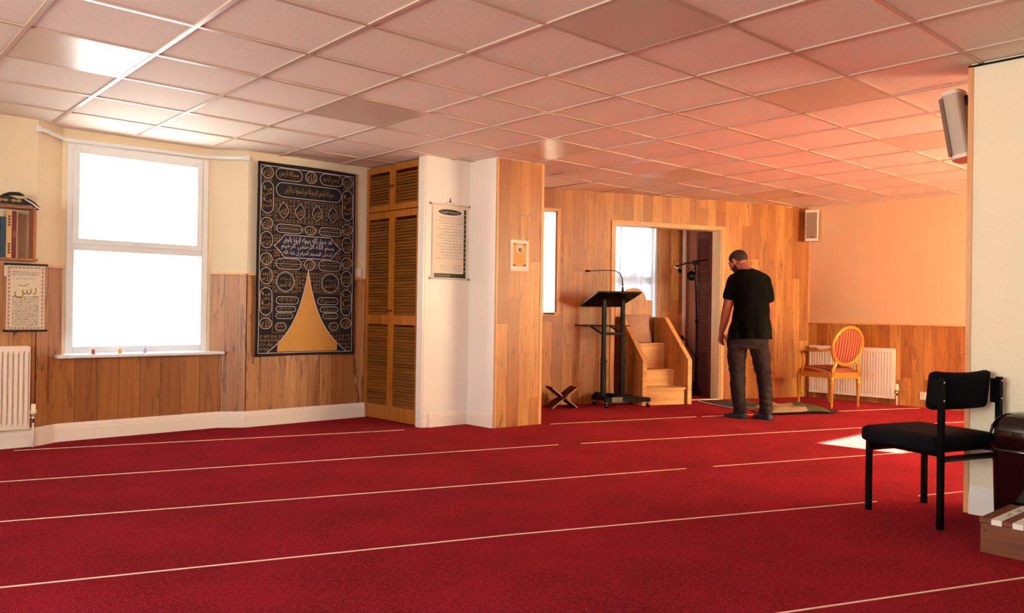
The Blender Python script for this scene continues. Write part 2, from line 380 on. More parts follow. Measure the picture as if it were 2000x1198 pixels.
def text2d(s, res=2):
    if s in _tc: return _tc[s]
    c = bpy.data.curves.new('txt', 'FONT'); c.body = shape(s); c.resolution_u = res
    o = bpy.data.objects.new('txt', c); COL.objects.link(o)
    dg = bpy.context.evaluated_depsgraph_get(); dg.update(); e = o.evaluated_get(dg); me = e.to_mesh()
    vs = [(v.co.x, v.co.y) for v in me.vertices]; fs = [list(p.vertices) for p in me.polygons]; e.to_mesh_clear()
    bpy.data.objects.remove(o); bpy.data.curves.remove(c)
    x0 = min(p[0] for p in vs); x1 = max(p[0] for p in vs); y0 = min(p[1] for p in vs); y1 = max(p[1] for p in vs)
    _tc[s] = ([((x-x0)/(x1-x0), (y-y0)/(y1-y0)) for x, y in vs], fs, (x1-x0)/(y1-y0)); return _tc[s]
class Flat:
    """drawing on a flat or gently waved surface: (u, v) in metres, lifted by P"""
    def __init__(s, P): s.P = P; s.mb = MB()
    def use(s, m): s.mb.use(M[m]); return s
    def poly(s, pts): s.mb.add([s.P(u, v) for u, v in pts], [list(range(len(pts)))]); return s
    def rect(s, u0, v0, u1, v1): return s.poly([(u0, v0), (u1, v0), (u1, v1), (u0, v1)])
    def stroke(s, pts, w, close=False):
        pts = list(pts); q = []
        for i, a in enumerate(pts):
            q.append(a)
            if i == len(pts)-1 and not close: break
            b = pts[(i+1) % len(pts)]; m = int(math.hypot(b[0]-a[0], b[1]-a[1])/0.03)
            for k in range(1, m+1): q.append((a[0]+(b[0]-a[0])*k/(m+1), a[1]+(b[1]-a[1])*k/(m+1)))
        pts = q; n = len(pts); L = []; Rr = []
        for i in range(n):
            a = pts[i-1] if (i > 0 or close) else pts[i]; b = pts[(i+1) % n] if (i < n-1 or close) else pts[i]
            dx, dy = b[0]-a[0], b[1]-a[1]; l = math.hypot(dx, dy) or 1; nx, ny = -dy/l*w/2, dx/l*w/2
            L.append((pts[i][0]+nx, pts[i][1]+ny)); Rr.append((pts[i][0]-nx, pts[i][1]-ny))
        vs = [s.P(*p) for p in L+Rr]; m = n if close else n-1
        s.mb.add(vs, [(i, (i+1) % n, n+(i+1) % n, n+i) for i in range(m)][::1]); return s
    def pill(s, u0, v0, u1, v1, w):
        r = min(u1-u0, v1-v0)/2; pts = []
        for cx, cy, a0 in ((u1-r, v1-r, 0), (u0+r, v1-r, PI/2), (u0+r, v0+r, PI), (u1-r, v0+r, 1.5*PI)):
            pts += [(cx+r*math.cos(a0+k*PI/12), cy+r*math.sin(a0+k*PI/12)) for k in range(7)]
        return s.stroke(pts, w, True)
    def circle(s, u, v, r, w, n=28): return s.stroke([(u+r*math.cos(2*PI*k/n), v+r*math.sin(2*PI*k/n)) for k in range(n)], w, True)
    def text(s, txt, u0, v0, u1, v1, keep=False):
        vs, fs, asp = text2d(txt); W, H = u1-u0, v1-v0
        if keep:
            w = min(W, H*asp); h = w/asp; u0 += (W-w)/2; v0 += (H-h)/2; W, H = w, h
        s.mb.add([s.P(u0+x*W, v0+y*H) for x, y in vs], fs); return s
    def curl(s, u, v, r, w, a0=0, d=1, turns=1.3):
        return s.stroke([(u+r*(1-k/15)*math.cos(a0+d*k/14*turns*2*PI), v+r*(1-k/15)*math.sin(a0+d*k/14*turns*2*PI)) for k in range(15)], w)
    def vines(s, u0, v0, u1, v1, step, w, rnd, keep=None):
        nu = max(1, round((u1-u0)/step)); nv = max(1, round((v1-v0)/step))
        for i in range(nu):
            for j in range(nv):
                u = u0+(i+.5)*(u1-u0)/nu; v = v0+(j+.5)*(v1-v0)/nv
                if keep and not keep(u, v): continue
                s.curl(u, v, step*.46, w, rnd.random()*6.28, rnd.choice((-1, 1)), 1.0+rnd.random()*.5)
        return s
    def build(s, name, parent, label=None): return s.mb.build(name, parent, label=label)

# ================================================================== SETTING
H = 2.405
ST = 'structure'
floor = one('carpet').box((-3.4, -7.8, -0.1), (9.4, 1.6, 0.0)).build('floor', kind=ST)
# cord lines set into the carpet
def cordline(p, q, w=0.0075):
    p = Vector((*p, 0)); q = Vector((*q, 0)); d = (q-p).normalized(); n = Vector((-d.y, d.x, 0))*w/2; z = Vector((0, 0, 0.003))
    mb = one('line'); mb.add([p-n, q-n, q+n, p+n, p-n+z, q-n+z, q+n+z, p+n+z], [(4, 5, 6, 7), (0, 1, 5, 4), (1, 2, 6, 5), (2, 3, 7, 6), (3, 0, 4, 7)]); mb.build('prayer_line', floor)
for p, q in [((4.394, -1.046), (5.95, -1.555)), ((6.02, -1.58), (8.70, -2.64)), ((0.35, 0.293), (3.115, -0.547)), ((-3.2, 0.18), (3.641, -1.894)),
             ((3.83, -1.963), (8.8, -3.73)), ((-3.2, -0.75), (3.656, -3.092)), ((3.865, -3.165), (8.8, -4.95)), ((-3.2, -1.83), (0.6, -3.155)), ((0.6, -3.155), (1.69, -3.535)),
             ((1.69, -3.535), (3.731, -4.335)), ((4.07, -4.43), (6.5, -5.34)), ((-3.2, -3.0), (1.775, -4.864)), ((1.775, -4.864), (3.6, -5.58))]:
    cordline(p, q)
ceiling = one('tile').box((-3.4, -7.8, H+0.006), (4.1, 0.9, H+0.12)).box((4.1, -6.58, H+0.006), (9.4, 0.9, H+0.12)).build('ceiling', kind=ST)
tb = one('tbar')
for a in range(-6, 16): tb.box((0.6*a-0.012, -7.7 if a < 7 else -6.4, H-0.002), (0.6*a+0.012, 0.43, H+0.008))
for b in range(0, 13): tb.box((-3.3, -0.6*b-0.012, H-0.001), (8.8 if b < 11 else 4.0, -0.6*b+0.012, H+0.008))
tb.build('ceiling_grid', ceiling)
PN = {(0, 2): 'glossy flush ceiling light panel nearest the bay window', (3, 2): 'flush ceiling light panel close to the louvred cupboard and black tapestry',
      (3, 6): 'big glossy flush ceiling light panel out over the middle of the carpet', (6, 2): 'glossy flush ceiling light panel just above the oak boarded pillar',
      (6, 6): 'flush ceiling light panel between the standing man and the tilted pier speaker', (9, 2): 'small glossy ceiling light panel above the lectern and pulpit',
      (9, 6): 'flush ceiling light panel behind the cream speaker on the pier', (12, 2): 'flush ceiling light panel above the standing man, by the boarded wall'}
for (a, b), lab in PN.items():
    x, y = 0.6*a, -0.6*b
    mb = one('panel'); mb.box((0.014, -0.586, 0), (0.586, -0.014, 0.006), b=0.002)
    mb.build('ceiling_light', None, (x, y, H-0.001), 0, lab, None, 'ceiling light', 'square light panels set in the ceiling grid')

def seg(p, q): d = Vector((q[0]-p[0], q[1]-p[1])); return d.length, math.atan2(d.y, d.x)
def wall(name, p, q, boxes, mat, thick=0.18, parent=None, kind=ST, y0=0.0):
    """boxes (s0, s1, z0, z1) along the line p-q; the room side is local -y"""
    L, a = seg(p, q); mb = one(mat)
    for s0, s1, z0, z1 in boxes: mb.box((s0, y0, z0), (s1, y0+thick, z1))
    return mb.build(name, parent, (p[0], p[1], 0), a, kind=kind)
# ---- left wall with the bay
wl_ = one('cream'); wl_.box((-3.4, 0.44, 0), (0.5, 0.9, H+.1))
wl_.prism([(0.5, 0.44), (0.5, 0.9), (0.735, 0.9), (0.735, 0.61), (0.70, 0.61)], 0, H+.1)
wl_.prism([(1.87, 0.61), (1.83, 0.61), (1.83, 0.9), (2.11, 0.9), (2.11, 0.43)], 0, H+.1)
wl_.box((0.735, 0.61, 2.31), (1.83, 0.9, H+.1)); wl_.prism([(0.63, 0.552), (1.94, 0.552), (1.87, 0.9), (0.72, 0.9)], 0, 0.64)
wl_.prism([(2.11, 0.43), (2.11, 0.9), (3.4, 0.9), (3.4, 0.42)], 0, H+.1)
wleft = wl_.build('wall_left', kind=ST)
def dado(p, q, z0, z1, mat, parent, th=0.012, cap=True, off=0.0):
    L, a = seg(p, q); mb = one(mat); mb.box((0, -th-off, z0), (L, 0.0-off, z1))
    inv = parent.matrix_basis.inverted(); o = mb.build('wainscot', parent, (p[0], p[1], 0), a); o.matrix_parent_inverse = inv
    if cap: o = one('trim').box((0, -0.028-off, z1), (L, 0-off, z1+0.018), b=0.004).build('dado_rail', parent, (p[0], p[1], 0), a); o.matrix_parent_inverse = inv
dado((-3.3, 0.44), (0.5, 0.44), 0.1, 1.322, 'pine', wleft)
dado((0.5, 0.44), (0.70, 0.61), 0.1, 1.322, 'pine', wleft)
dado((1.87, 0.61), (2.11, 0.43), 0.1, 1.322, 'pine', wleft)
dado((2.11, 0.43), (3.285, 0.42), 0.1, 1.322, 'pine', wleft)
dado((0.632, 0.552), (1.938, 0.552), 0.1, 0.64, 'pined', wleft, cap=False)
SK = [(0, 0), (0.022, 0), (0.022, 0.095), (0.017, 0.105), (0.017, 0.115), (0.010, 0.128), (0.004, 0.14), (0, 0.14)]
def skirting(name, path, hgt=1.0, mat='skirt', offset=0.0, kind=ST, parent=None):
    pts = [Vector(p) for p in path]; rings = []
    for i, p in enumerate(pts):
        d0 = (pts[i]-pts[i-1]).normalized() if i else (pts[1]-pts[0]).normalized()
        d1 = (pts[i+1]-pts[i]).normalized() if i < len(pts)-1 else d0
        n0 = Vector((d0.y, -d0.x)); n1 = Vector((d1.y, -d1.x)); n = (n0+n1).normalized(); k = 1/max(0.4, n.dot(n0))
        rings.append([Vector((p.x+n.x*(a+offset)*k, p.y+n.y*(a+offset)*k, b*hgt)) for a, b in SK])
    mb = one(mat); mb.loft(rings); return mb.build(name, parent, kind=kind)
skirting('baseboard_left', [(-3.3, 0.428), (0.468, 0.428), (0.50, 0.428), (0.56, 0.46), (0.64, 0.52), (0.70, 0.538), (1.90, 0.538), (1.97, 0.50), (2.10, 0.418), (2.13, 0.416), (3.30, 0.408)], 0.98)
# window sill and frame
one('upvc').box((0.655, 0.455, 0.636), (1.935, 0.64, 0.66), b=0.006).build('trim_1', kind=ST)
win = one('upvc')
def frame(mb, x0, x1, z0, z1, w, y0, y1, T=None, b=0.006):
    for lo, hi in (((x0, y0, z0), (x0+w, y1, z1)), ((x1-w, y0, z0), (x1, y1, z1)), ((x0+w, y0, z0), (x1-w, y1, z0+w)), ((x0+w, y0, z1-w), (x1-w, y1, z1))): mb.box(lo, hi, T, b)
frame(win, 0.735, 1.83, 0.662, 2.312, 0.055, 0.60, 0.67)
win.box((0.79, 0.60, 1.472), (1.775, 0.67, 1.535), b=0.006)
win1 = win.build('window_1', kind=ST)
sash = one('upvc'); frame(sash, 0.775, 1.775, 1.52, 2.275, 0.045, 0.588, 0.65); sash.build('sash', win1)
hd = one('upvc'); hd.box((1.22, 0.575, 1.53), (1.26, 0.592, 1.555), b=0.004); hd.box((1.23, 0.565, 1.548), (1.34, 0.578, 1.562), b=0.004); hd.build('window_handle', win1)
one('dimglass').box((0.81, 0.625, 1.55), (1.745, 0.629, 2.24)).build('pane', win1)
one('dimglass').box((0.78, 0.64, 0.71), (1.785, 0.644, 1.48)).build('pane', win1)
portal('window_1_portal', (1.28, 0.72, 1.48), (0, -1, 0), 1.02, 1.6)
# curtain rail round the bay
rail = thing('curtain_rail', 'bare cream curtain track bent round the top of the bay', 'curtain rail', (1.3, 0.5, 2.3))
mb = one('upvc'); mb.tube([(-0.79, -0.06, 0.045), (-0.74, -0.045, 0.04), (-0.60, 0.065, 0.02), (-0.5, 0.085, 0.02), (0.48, 0.085, 0.035), (0.58, 0.06, 0.04), (0.77, -0.06, 0.045), (0.79, -0.07, 0.045)], [(0.018, 0.009)]*8, 8); mb.build('track', rail)
mb = one('upvc'); mb.box((-0.82, -0.085, 0.02), (-0.785, -0.045, 0.068), b=0.004); mb.build('end_stop', rail)
mb = one('upvc'); mb.box((0.785, -0.09, 0.02), (0.82, -0.05, 0.068), b=0.004); mb.build('end_stop', rail)
# three small bottles on the sill
for x, m, lab, c in ((0.915, 'redglass', 'tiny red bottle standing on the window sill', 'bottle'), (1.11, 'amberglass', 'tiny amber bottle standing on the window sill', 'bottle'), (1.298, 'lilacglass', 'tiny lilac bottle standing on the window sill', 'bottle')):
    b_ = thing('perfume_bottle', lab, c, (x, 0.52, 0.66), 0, 'little bottles on the bay window sill')
    one(m, True).lathe([(0.001, 0), (0.011, 0), (0.012, 0.005), (0.012, 0.03), (0.006, 0.038), (0.005, 0.042), (0.001, 0.042)], 12).build('bottle_body', b_)
    one('capwhite', True).lathe([(0.001, 0.042), (0.008, 0.042), (0.008, 0.062), (0.006, 0.066), (0.001, 0.067)], 12).build('cap', b_)
# ---- partition block beside the cupboard, and oak boarded pillar
mid = one('white'); mid.prism([(3.32, -0.53), (3.80, -0.555), (3.81, -0.918), (4.30, -0.972), (4.30, 0.95), (3.92, 0.95), (3.92, -0.45), (3.32, -0.45)], 0, H+.1)
wmid = mid.build('wall_middle', kind=ST)
wall('wall_pillar', (3.812, -0.93), (4.325, -0.985), [(0, seg((3.812, -0.93), (4.325, -0.985))[0], 0, H)], 'oak', 0.014)
L, a = seg((3.812, -0.93), (4.325, -0.985))
mb = one('trim'); mb.box((L-0.03, -0.006, 0), (L+0.004, 0.05, H), b=0.003); mb.box((-0.006, -0.003, 0), (0.012, 0.02, H), b=0.002); mb.build('trim_2', loc=(3.812, -0.93, 0), rz=a, kind=ST)
wall('wall_pillar_side', (4.325, -0.97), (4.325, 0.7), [(0, 1.6, 0, H)], 'oak', -0.02)
skirting('baseboard_middle', [(3.37, -0.533), (3.795, -0.555), (3.806, -0.915)], 0.95, 'skirt')
one('skirt').box((3.30, -0.525, 0.0), (3.335, -0.442, H), b=0.003).build('trim_3', kind=ST)
# ---- boarded wall with the opening and slit window
A = (5.33, 0.06); B = (8.80, -1.25); LB, aB = seg(A, B)
wback = wall('wall_back', A, B, [(-1.12, -0.25, 0, H+.1), (-0.25, 0.183, 0, 1.02), (-0.25, 0.183, 2.16, H+.1), (0.183, 0.905, 0, H+.1), (0.905, 2.362, 2.058, H+.1), (2.362, LB+0.1, 0, H+.1)], 'oak', 0.17)
TB = Matrix.Translation((A[0], A[1], 0)) @ R3('Z', aB)
def onback(mb, name, kind=ST, parent=None, **kw): return mb.build(name, parent, (A[0], A[1], 0), aB, kind=kind, **kw)
mb = one('trim'); mb.box((0.855, -0.012, 0), (0.905, 0.004, 2.098), b=0.003); mb.box((0.905, -0.012, 2.058), (2.362, 0.004, 2.098), b=0.003); mb.box((2.362, -0.012, 0), (2.408, 0.004, 2.098), b=0.003); onback(mb, 'trim_4')
mb = one('jamb'); mb.box((2.352, 0.0, 0), (2.3625, 0.172, 2.058)); mb.box((0.905, 0.0, 0), (0.913, 0.172, 2.058)); mb.box((0.913, 0.0, 2.05), (2.352, 0.172, 2.0585)); onback(mb, 'trim_5')
mb = one('skirt'); mb.box((0.915, -0.02, 0.0), (2.352, 0.03, 0.012), b=0.003); onback(mb, 'trim_6')
mb = one('trim'); mb.box((0.183, -0.01, 1.0), (0.213, 0.003, 2.19), b=0.002); mb.box((-0.28, -0.01, 2.16), (0.183, 0.003, 2.19), b=0.002); mb.box((-0.28, -0.01, 0.99), (0.183, 0.003, 1.02), b=0.002); onback(mb, 'trim_7')
w3 = one('upvc'); w3.box((-0.25, 0.002, 1.02), (0.183, 0.05, 1.035)); frame(w3, -0.25, 0.183, 1.02, 2.16, 0.012, 0.03, 0.06, None, 0.002); win3 = onback(w3, 'window_3')
mb = one('frost'); mb.box((-0.24, 0.04, 1.03), (0.175, 0.044, 2.15)); mb.build('pane', win3)
mb = one('black'); mb.box((0.02, -0.014, 1.008), (0.15, -0.004, 1.022), b=0.003); mb.build('ledge_catch', win3)
# ---- alcove behind the opening
alc = one('oak'); SA = 2.365
alc.box((0.55, 0.80, 0), (1.12, 0.92, H)); alc.box((1.94, 0.80, 0), (2.42, 0.92, H)); alc.box((1.12, 0.80, 0), (1.94, 0.92, 0.72)); alc.box((1.12, 0.80, 2.22), (1.94, 0.92, H))
walc = onback(alc, 'wall_far')
mb = one('oak'); mb.box((0.55, 0.17, 0), (0.65, 0.80, H)); onback(mb, 'wall_far_left')
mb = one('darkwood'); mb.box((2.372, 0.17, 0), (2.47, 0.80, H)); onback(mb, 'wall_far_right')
mb = one('white'); mb.box((0.55, 0.17, 2.26), (2.47, 0.92, 2.30)); onback(mb, 'trim_8')
mb = one('skirt'); mb.box((2.335, 0.765, 0), (2.372, 0.80, 2.26), b=0.004); onback(mb, 'trim_9')
w2 = one('upvc'); frame(w2, 1.12, 1.94, 0.72, 2.22, 0.05, 0.82, 0.88); w2.box((1.17, 0.82, 1.40), (1.89, 0.88, 1.50)); win2 = onback(w2, 'window_2')
mb = one('glass'); mb.box((1.16, 0.85, 0.76), (1.90, 0.854, 2.18)); mb.build('pane', win2)
pc = TB @ Vector((1.53, 0.95, 1.47)); pn = TB.to_3x3() @ Vector((0, -1, 0)); portal('window_2_portal', pc, pn, 0.8, 1.5)
pc = TB @ Vector((-0.03, 0.12, 1.59)); portal('window_3_portal', pc, pn, 0.43, 1.14)
def curt(u, v):
    s = 1.06+u*0.862; z = 0.42+v*1.82
    return Vector((s, 0.745+0.016*math.sin(u*46+1.2*math.sin(v*3))+0.010*math.sin(u*23+2+v), z))
cu = thing('net_curtain', 'white net curtain hanging over the window behind the pulpit', 'curtain', (A[0], A[1], 0), aB)
mb = one('sheer', True); mb.sheet(curt, 90, 14); mb.build('curtain_drop', cu)
mb = one('capwhite', True); mb.cyl((1.04, 0.745, 2.245), (1.94, 0.745, 2.245), 0.008, 8); mb.build('curtain_wire', cu)
ext = plain('dimming_wall_render', '#4a5260', 0.9)
mb = MB().use(ext); mb.box((-1.5, 3.0, -0.1), (6.5, 3.2, 9.0)); mb.use(M["white"]).box((-1.5, 1.0, -0.12), (4.5, 3.0, -0.1)); onback(mb, 'added_dimming_wall')  # unseen wall added outside to cut the light reaching the alcove windows
# unseen block added overhead to keep the sun off the dimming wall
one('cream').box((-3.4, -6.3, H+0.14), (9.3, 0.9, 5.6)).build('added_sun_block', kind=ST)
# louvred door in the alcove side
d1 = one('redwood'); T = Matrix.Identity(4)
def louvre(mb, x, y0, y1, z0, z1, pitch, mat, T=None, depth=0.027, tilt=0.95):
    mb.use(M[mat]); n = int((z1-z0)/pitch)
    for i in range(n):
        zc = z0+(i+.5)*pitch; dx = depth/2*math.cos(tilt); dz = depth/2*math.sin(tilt)
        a_, b_ = Vector((x-dx, 0, zc-dz)), Vector((x+dx, 0, zc+dz)); nn = Vector((-math.sin(tilt), 0, math.cos(tilt)))*0.003
        vs = []
        for yy in (y0, y1):
            for p in (a_-nn, b_-nn, b_+nn, a_+nn): vs.append((p.x, yy, p.z))
        mb.add(vs, [(0, 3, 2, 1), (4, 5, 6, 7), (0, 1, 5, 4), (1, 2, 6, 5), (2, 3, 7, 6), (3, 0, 4, 7)], T)
d1.box((2.345, 0.178, 0.02), (2.371, 0.225, 2.06)); d1.box((2.345, 0.46, 0.02), (2.371, 0.50, 2.06))
for z0, z1 in ((0.02, 0.12), (1.33, 1.43), (1.98, 2.06)): d1.box((2.345, 0.225, z0), (2.371, 0.46, z1))
louvre(d1, 2.358, 0.22, 0.465, 0.12, 1.33, 0.03, 'redwood'); louvre(d1, 2.358, 0.22, 0.465, 1.43, 1.98, 0.03, 'redwood')
onback(d1, 'door_1')
# ---- far right wall, right-hand room, pier
RWp, RWq = (8.80, -1.22), (9.02, -7.7)
wright = wall('wall_right', RWp, RWq, [(0, 6.5, 0, H+.1)], 'vinyl', 0.2)
dado((8.80, -1.235), (9.0, -7.1), 0.0, 0.935, 'oak', wright)
mb = one('trim'); L2, a2 = seg(RWp, RWq); mb.box((0.004, -0.016, 0.93), (0.03, 0.0, H)); mb.build('trim_10', loc=(*RWp, 0), rz=a2, kind=ST)
YF = -6.4
fr = one('cream'); fr.box((4.05, YF-.2, 0), (5.66, YF, H+.1)); fr.box((8.30, YF-.2, 0), (9.3, YF, H+.1)); fr.box((5.66, YF-.2, 0), (8.30, YF, 0.75)); fr.box((5.66, YF-.2, 2.17), (8.30, YF, H+.1)); fr.build('wall_front', kind=ST)
w4 = one('upvc'); frame(w4, 5.66, 8.30, 0.75, 2.17, 0.05, YF-0.12, YF-0.05)
for x in (6.9,): w4.box((x-0.03, YF-0.12, 0.8), (x+0.03, YF-0.05, 2.12))
w4.box((5.7, YF-0.12, 1.64), (8.26, YF-0.05, 1.70)); win4 = w4.build('window_4', kind=ST)
one('glass').box((5.70, YF-0.09, 1.69), (6.88, YF-0.086, 2.13)).build('pane', win4)
one('frost').box((6.92, YF-0.09, 1.69), (8.26, YF-0.086, 2.13)).build('pane', win4)  # unseen frosted panes, here and below, added to limit the sun patch
one('frost').box((5.70, YF-0.09, 0.79), (8.26, YF-0.086, 1.65)).build('pane', win4)
portal('window_4_portal', (6.98, YF-0.22, 1.46), (0, 1, 0), 2.62, 1.4)
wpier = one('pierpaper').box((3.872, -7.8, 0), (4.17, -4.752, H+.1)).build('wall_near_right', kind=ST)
mb = one('trim'); mb.box((3.864, -4.764, 0), (4.185, -4.738, H-0.004), b=0.002); mb.build('trim_11', kind=ST)
skirting('baseboard_right', [(3.872, -4.768), (3.872, -7.6)], 1.05, 'white')
mb = one('black'); mb.box((3.86, -7.6, H-0.012), (3.875, -4.74, H-0.003)); mb.build('trim_13', kind=ST)
# unseen walls behind and beside the camera, with their windows
wn_ = one('cream'); wn_.box((-3.4, -7.9, 0), (3.88, -7.7, H+.1)); wn_.build('wall_near', kind=ST)
ws = one('cream'); ws.box((-3.6, -7.8, 0), (-3.3, -6.0, H+.1)); ws.box((-3.6, -3.0, 0), (-3.3, 0.9, H+.1)); ws.box((-3.6, -6.0, 0), (-3.3, -3.0, 0.8)); ws.box((-3.6, -6.0, 2.2), (-3.3, -3.0, H+.1)); ws.build('wall_side', kind=ST)
w5 = MB().use(M['upvc']); 
for lo, hi in (((-3.45, -6.0, 0.8), (-3.38, -5.94, 2.2)), ((-3.45, -3.06, 0.8), (-3.38, -3.0, 2.2)), ((-3.45, -5.94, 0.8), (-3.38, -3.06, 0.86)), ((-3.45, -5.94, 2.14), (-3.38, -3.06, 2.2)), ((-3.45, -4.53, 0.86), (-3.38, -4.47, 2.14))): w5.box(lo, hi, b=0.005)
win5 = w5.build('window_5', kind=ST); one('glass').box((-3.42, -5.95, 0.85), (-3.416, -3.05, 2.15)).build('pane', win5)
portal('window_5_portal', (-3.62, -4.5, 1.5), (1, 0, 0), 3.0, 1.4)

# ================================================================== THINGS
# ---- louvred built-in cupboard
cup = thing('louvred_cupboard', 'tall honey pine cupboard with four louvred doors beside the tapestry', 'cupboard', (3.30, 0.418, 0), math.atan2(-0.853, 0.035)+PI/2)
W = 0.858   # local: x into the cupboard, y from 0 down to -W
mb = one('honey'); mb.box((0.02, -0.02, 0), (0.55, 0, H-0.006)); mb.box((0.02, -W, 0), (0.55, -W+0.02, H-0.006)); mb.box((0.53, -W, 0), (0.55, 0, H-0.006)); mb.box((0.02, -W, H-0.03), (0.55, 0, H-0.006)); mb.box((0.03, -W, 1.955), (0.55, 0, 1.975)); mb.box((0.02, -W, 0.0), (0.55, 0, 0.02)); mb.build('carcass', cup)
def ldoor(y0, y1, z0, z1, mids, knob_y, knob_z):
    d = one('honey'); sw = 0.042
    d.box((-0.012, y0, z0), (0.014, y0+sw, z1), b=0.003); d.box((-0.012, y1-sw, z0), (0.014, y1, z1), b=0.003)
    cuts = [z0]+mids+[z1]; rails = [(z0, z0+(0.13 if z0 < 0.1 else 0.055))]+[(m-0.045, m+0.045) for m in mids]+[(z1-0.06, z1)]
    for a_, b_ in rails: d.box((-0.011, y0+sw, a_), (0.013, y1-sw, b_), b=0.003)
    for i in range(len(rails)-1): louvre(d, 0.001, y0+sw-.002, y1-sw+.002, rails[i][1], rails[i+1][0], 0.0285, 'honeyx')
    o = d.build('door', cup)
    k = one('amberdark', True); k.lathe([(0.001, 0), (0.006, 0), (0.006, 0.01), (0.013, 0.016), (0.014, 0.024), (0.008, 0.03), (0.001, 0.031)], 12, Tr(-0.012, knob_y, knob_z) @ R3('Y', -PI/2)); k.build('knob', o)
h_ = W/2
ldoor(-h_+0.002, -0.012, 0.012, 1.955, [0.945], -h_+0.022, 1.03); ldoor(-W+0.008, -h_-0.002, 0.012, 1.955, [0.945], -h_-0.022, 1.03)
ldoor(-h_+0.002, -0.012, 1.968, H-0.012, [], -h_+0.022, 2.19); ldoor(-W+0.008, -h_-0.002, 1.968, H-0.012, [], -h_-0.022, 2.19)

# ---- tapestry
TW, TH = 0.975, 1.715
ta = thing('tapestry', 'big black tapestry with gold embroidery, hung on the wall by the cupboard', 'tapestry', (2.172, 0.386, 0.61), math.atan2(-0.008, 1))
def tw(u, v, lift=0.0): return Vector((u, -0.004-0.005*math.sin(u*9+v*1.3)-0.003*math.sin(v*5+u*3)-0.004*(v/TH)-lift, v))
mb = one('tapestry', True); mb.sheet(lambda a, b: tw(a*TW, b*TH+0.006*math.sin(a*3)), 80, 90)
mb.sheet(lambda a, b: tw((1-a)*TW, b*TH+0.006*math.sin((1-a)*3))+Vector((0, 0.006, 0)), 12, 12); mb.build('cloth', ta)
rnd = random.Random(3)
e = Flat(lambda u, v: tw(u, v, 0.0035)); co = Flat(lambda u, v: tw(u, v, 0.0040))
X = lambda a: a*TW
Y = lambda b: (1-b)*TH
def med(fl_txt, u0, v0, u1, v1, txt, col='goldthread', two=False, vert=False):
    co.use('cord').pill(X(u0), Y(v1), X(u1), Y(v0), 0.0045)
    e.use(col)
    px, py = X(u1-u0)*0.13, (Y(v0)-Y(v1))*0.14
    if vert:
        words = txt.split(' '); n = len(words); hh = (Y(v0)-Y(v1)-2*py)/n
        for i, w_ in enumerate(words): e.text(w_, X(u0)+px, Y(v0)-py-(i+1)*hh+hh*0.08, X(u1)-px, Y(v0)-py-i*hh-hh*0.05)
    elif two:
        ym = (Y(v0)+Y(v1))/2; co.stroke([(X(u0)+0.004, ym), (X(u1)-0.004, ym)], 0.0025)
        e.text(txt, X(u0)+px, ym+0.006, X(u1)-px, Y(v0)-0.008); e.text(txt, X(u0)+px, Y(v1)+0.008, X(u1)-px, ym-0.006)
    else: e.text(txt, X(u0)+px, Y(v1)+py, X(u1)-px, Y(v0)-py)
co.use('cord').stroke([(X(.025), Y(.982)), (X(.975), Y(.982)), (X(.975), Y(.018)), (X(.025), Y(.018))], 0.005, True)
side = [(.022, .082, 'الله', 0), (.098, .262, 'يا حي يا قيوم', 1), (.285, .340, 'الله', 0), (.357, .440, 'سبحان الله', 1), (.468, .525, 'الله', 0), (.542, .626, 'الحمد لله', 1), (.645, .785, 'يا رحمن يا رحيم', 1), (.802, .856, 'الله', 0)]
for v0, v1, tx, ve in side:
    for u0, u1 in ((.035, .147), (.853, .965)): med(e, u0, v0, u1, v1, tx, 'goldthread', vert=bool(ve))
ends = [.09, .273, .348, .454, .533, .635, .793]
e.use('goldthread')
for v_ in ends:
    for u0, u1 in ((.04, .142), (.858, .96)): e.vines(X(u0), Y(v_+.008), X(u1), Y(v_-.008), 0.026, 0.003, rnd)
for u_0, u_1, tx in ((.17, .43, 'بسم الله الرحمن'), (.61, .85, 'الرحمن الرحيم')): med(e, u_0, .022, u_1, .082, tx)
med(e, .465, .022, .575, .082, 'الله')
med(e, .175, .096, .84, .170, 'بسم الله الرحمن الرحيم الله نور السماوات والأرض')
# arabesque panel with four vases
co.use('goldthread').stroke([(X(.155), Y(.182)), (X(.845), Y(.182)), (X(.845), Y(.300)), (X(.155), Y(.300))], 0.003, True)
vc = [X(.25), X(.415), X(.585), X(.75)]; yv = Y(.245)
e.use('goldthread').vines(X(.16), Y(.298), X(.84), Y(.184), 0.034, 0.0032, rnd, lambda u, v: all(math.hypot((u-c)/0.052, (v-yv)/0.07) > 1 for c in vc))
for c in vc:
    prof = [(0, .080), (.012, .068), (.026, .058), (.030, .045), (.046, .020), (.046, -.010), (.030, -.038), (.012, -.052), (0, -.062)]
    co.use('cord').stroke([(c+x, yv+y) for x, y in prof]+[(c-x, yv+y) for x, y in prof[::-1][1:-1]], 0.0035, True)
    e.use('goldthread').text('الله', c-.03, yv-.03, c+.03, yv+.03)
for r0, r1 in ((.312, .356), (.490, .545)):
    med(e, .185, r0, .435, r1, 'لا إله إلا الله محمد رسول الله', two=True); med(e, .61, r0, .84, r1, 'لا إله إلا الله محمد رسول الله', two=True); med(e, .468, r0, .572, r1, 'الله')
    e.use('goldthread')
    for u0 in (.155, .44, .575, .845): e.vines(X(u0), Y(r1-.004), X(u0)+0.024, Y(r0+.004), 0.024, 0.003, rnd)
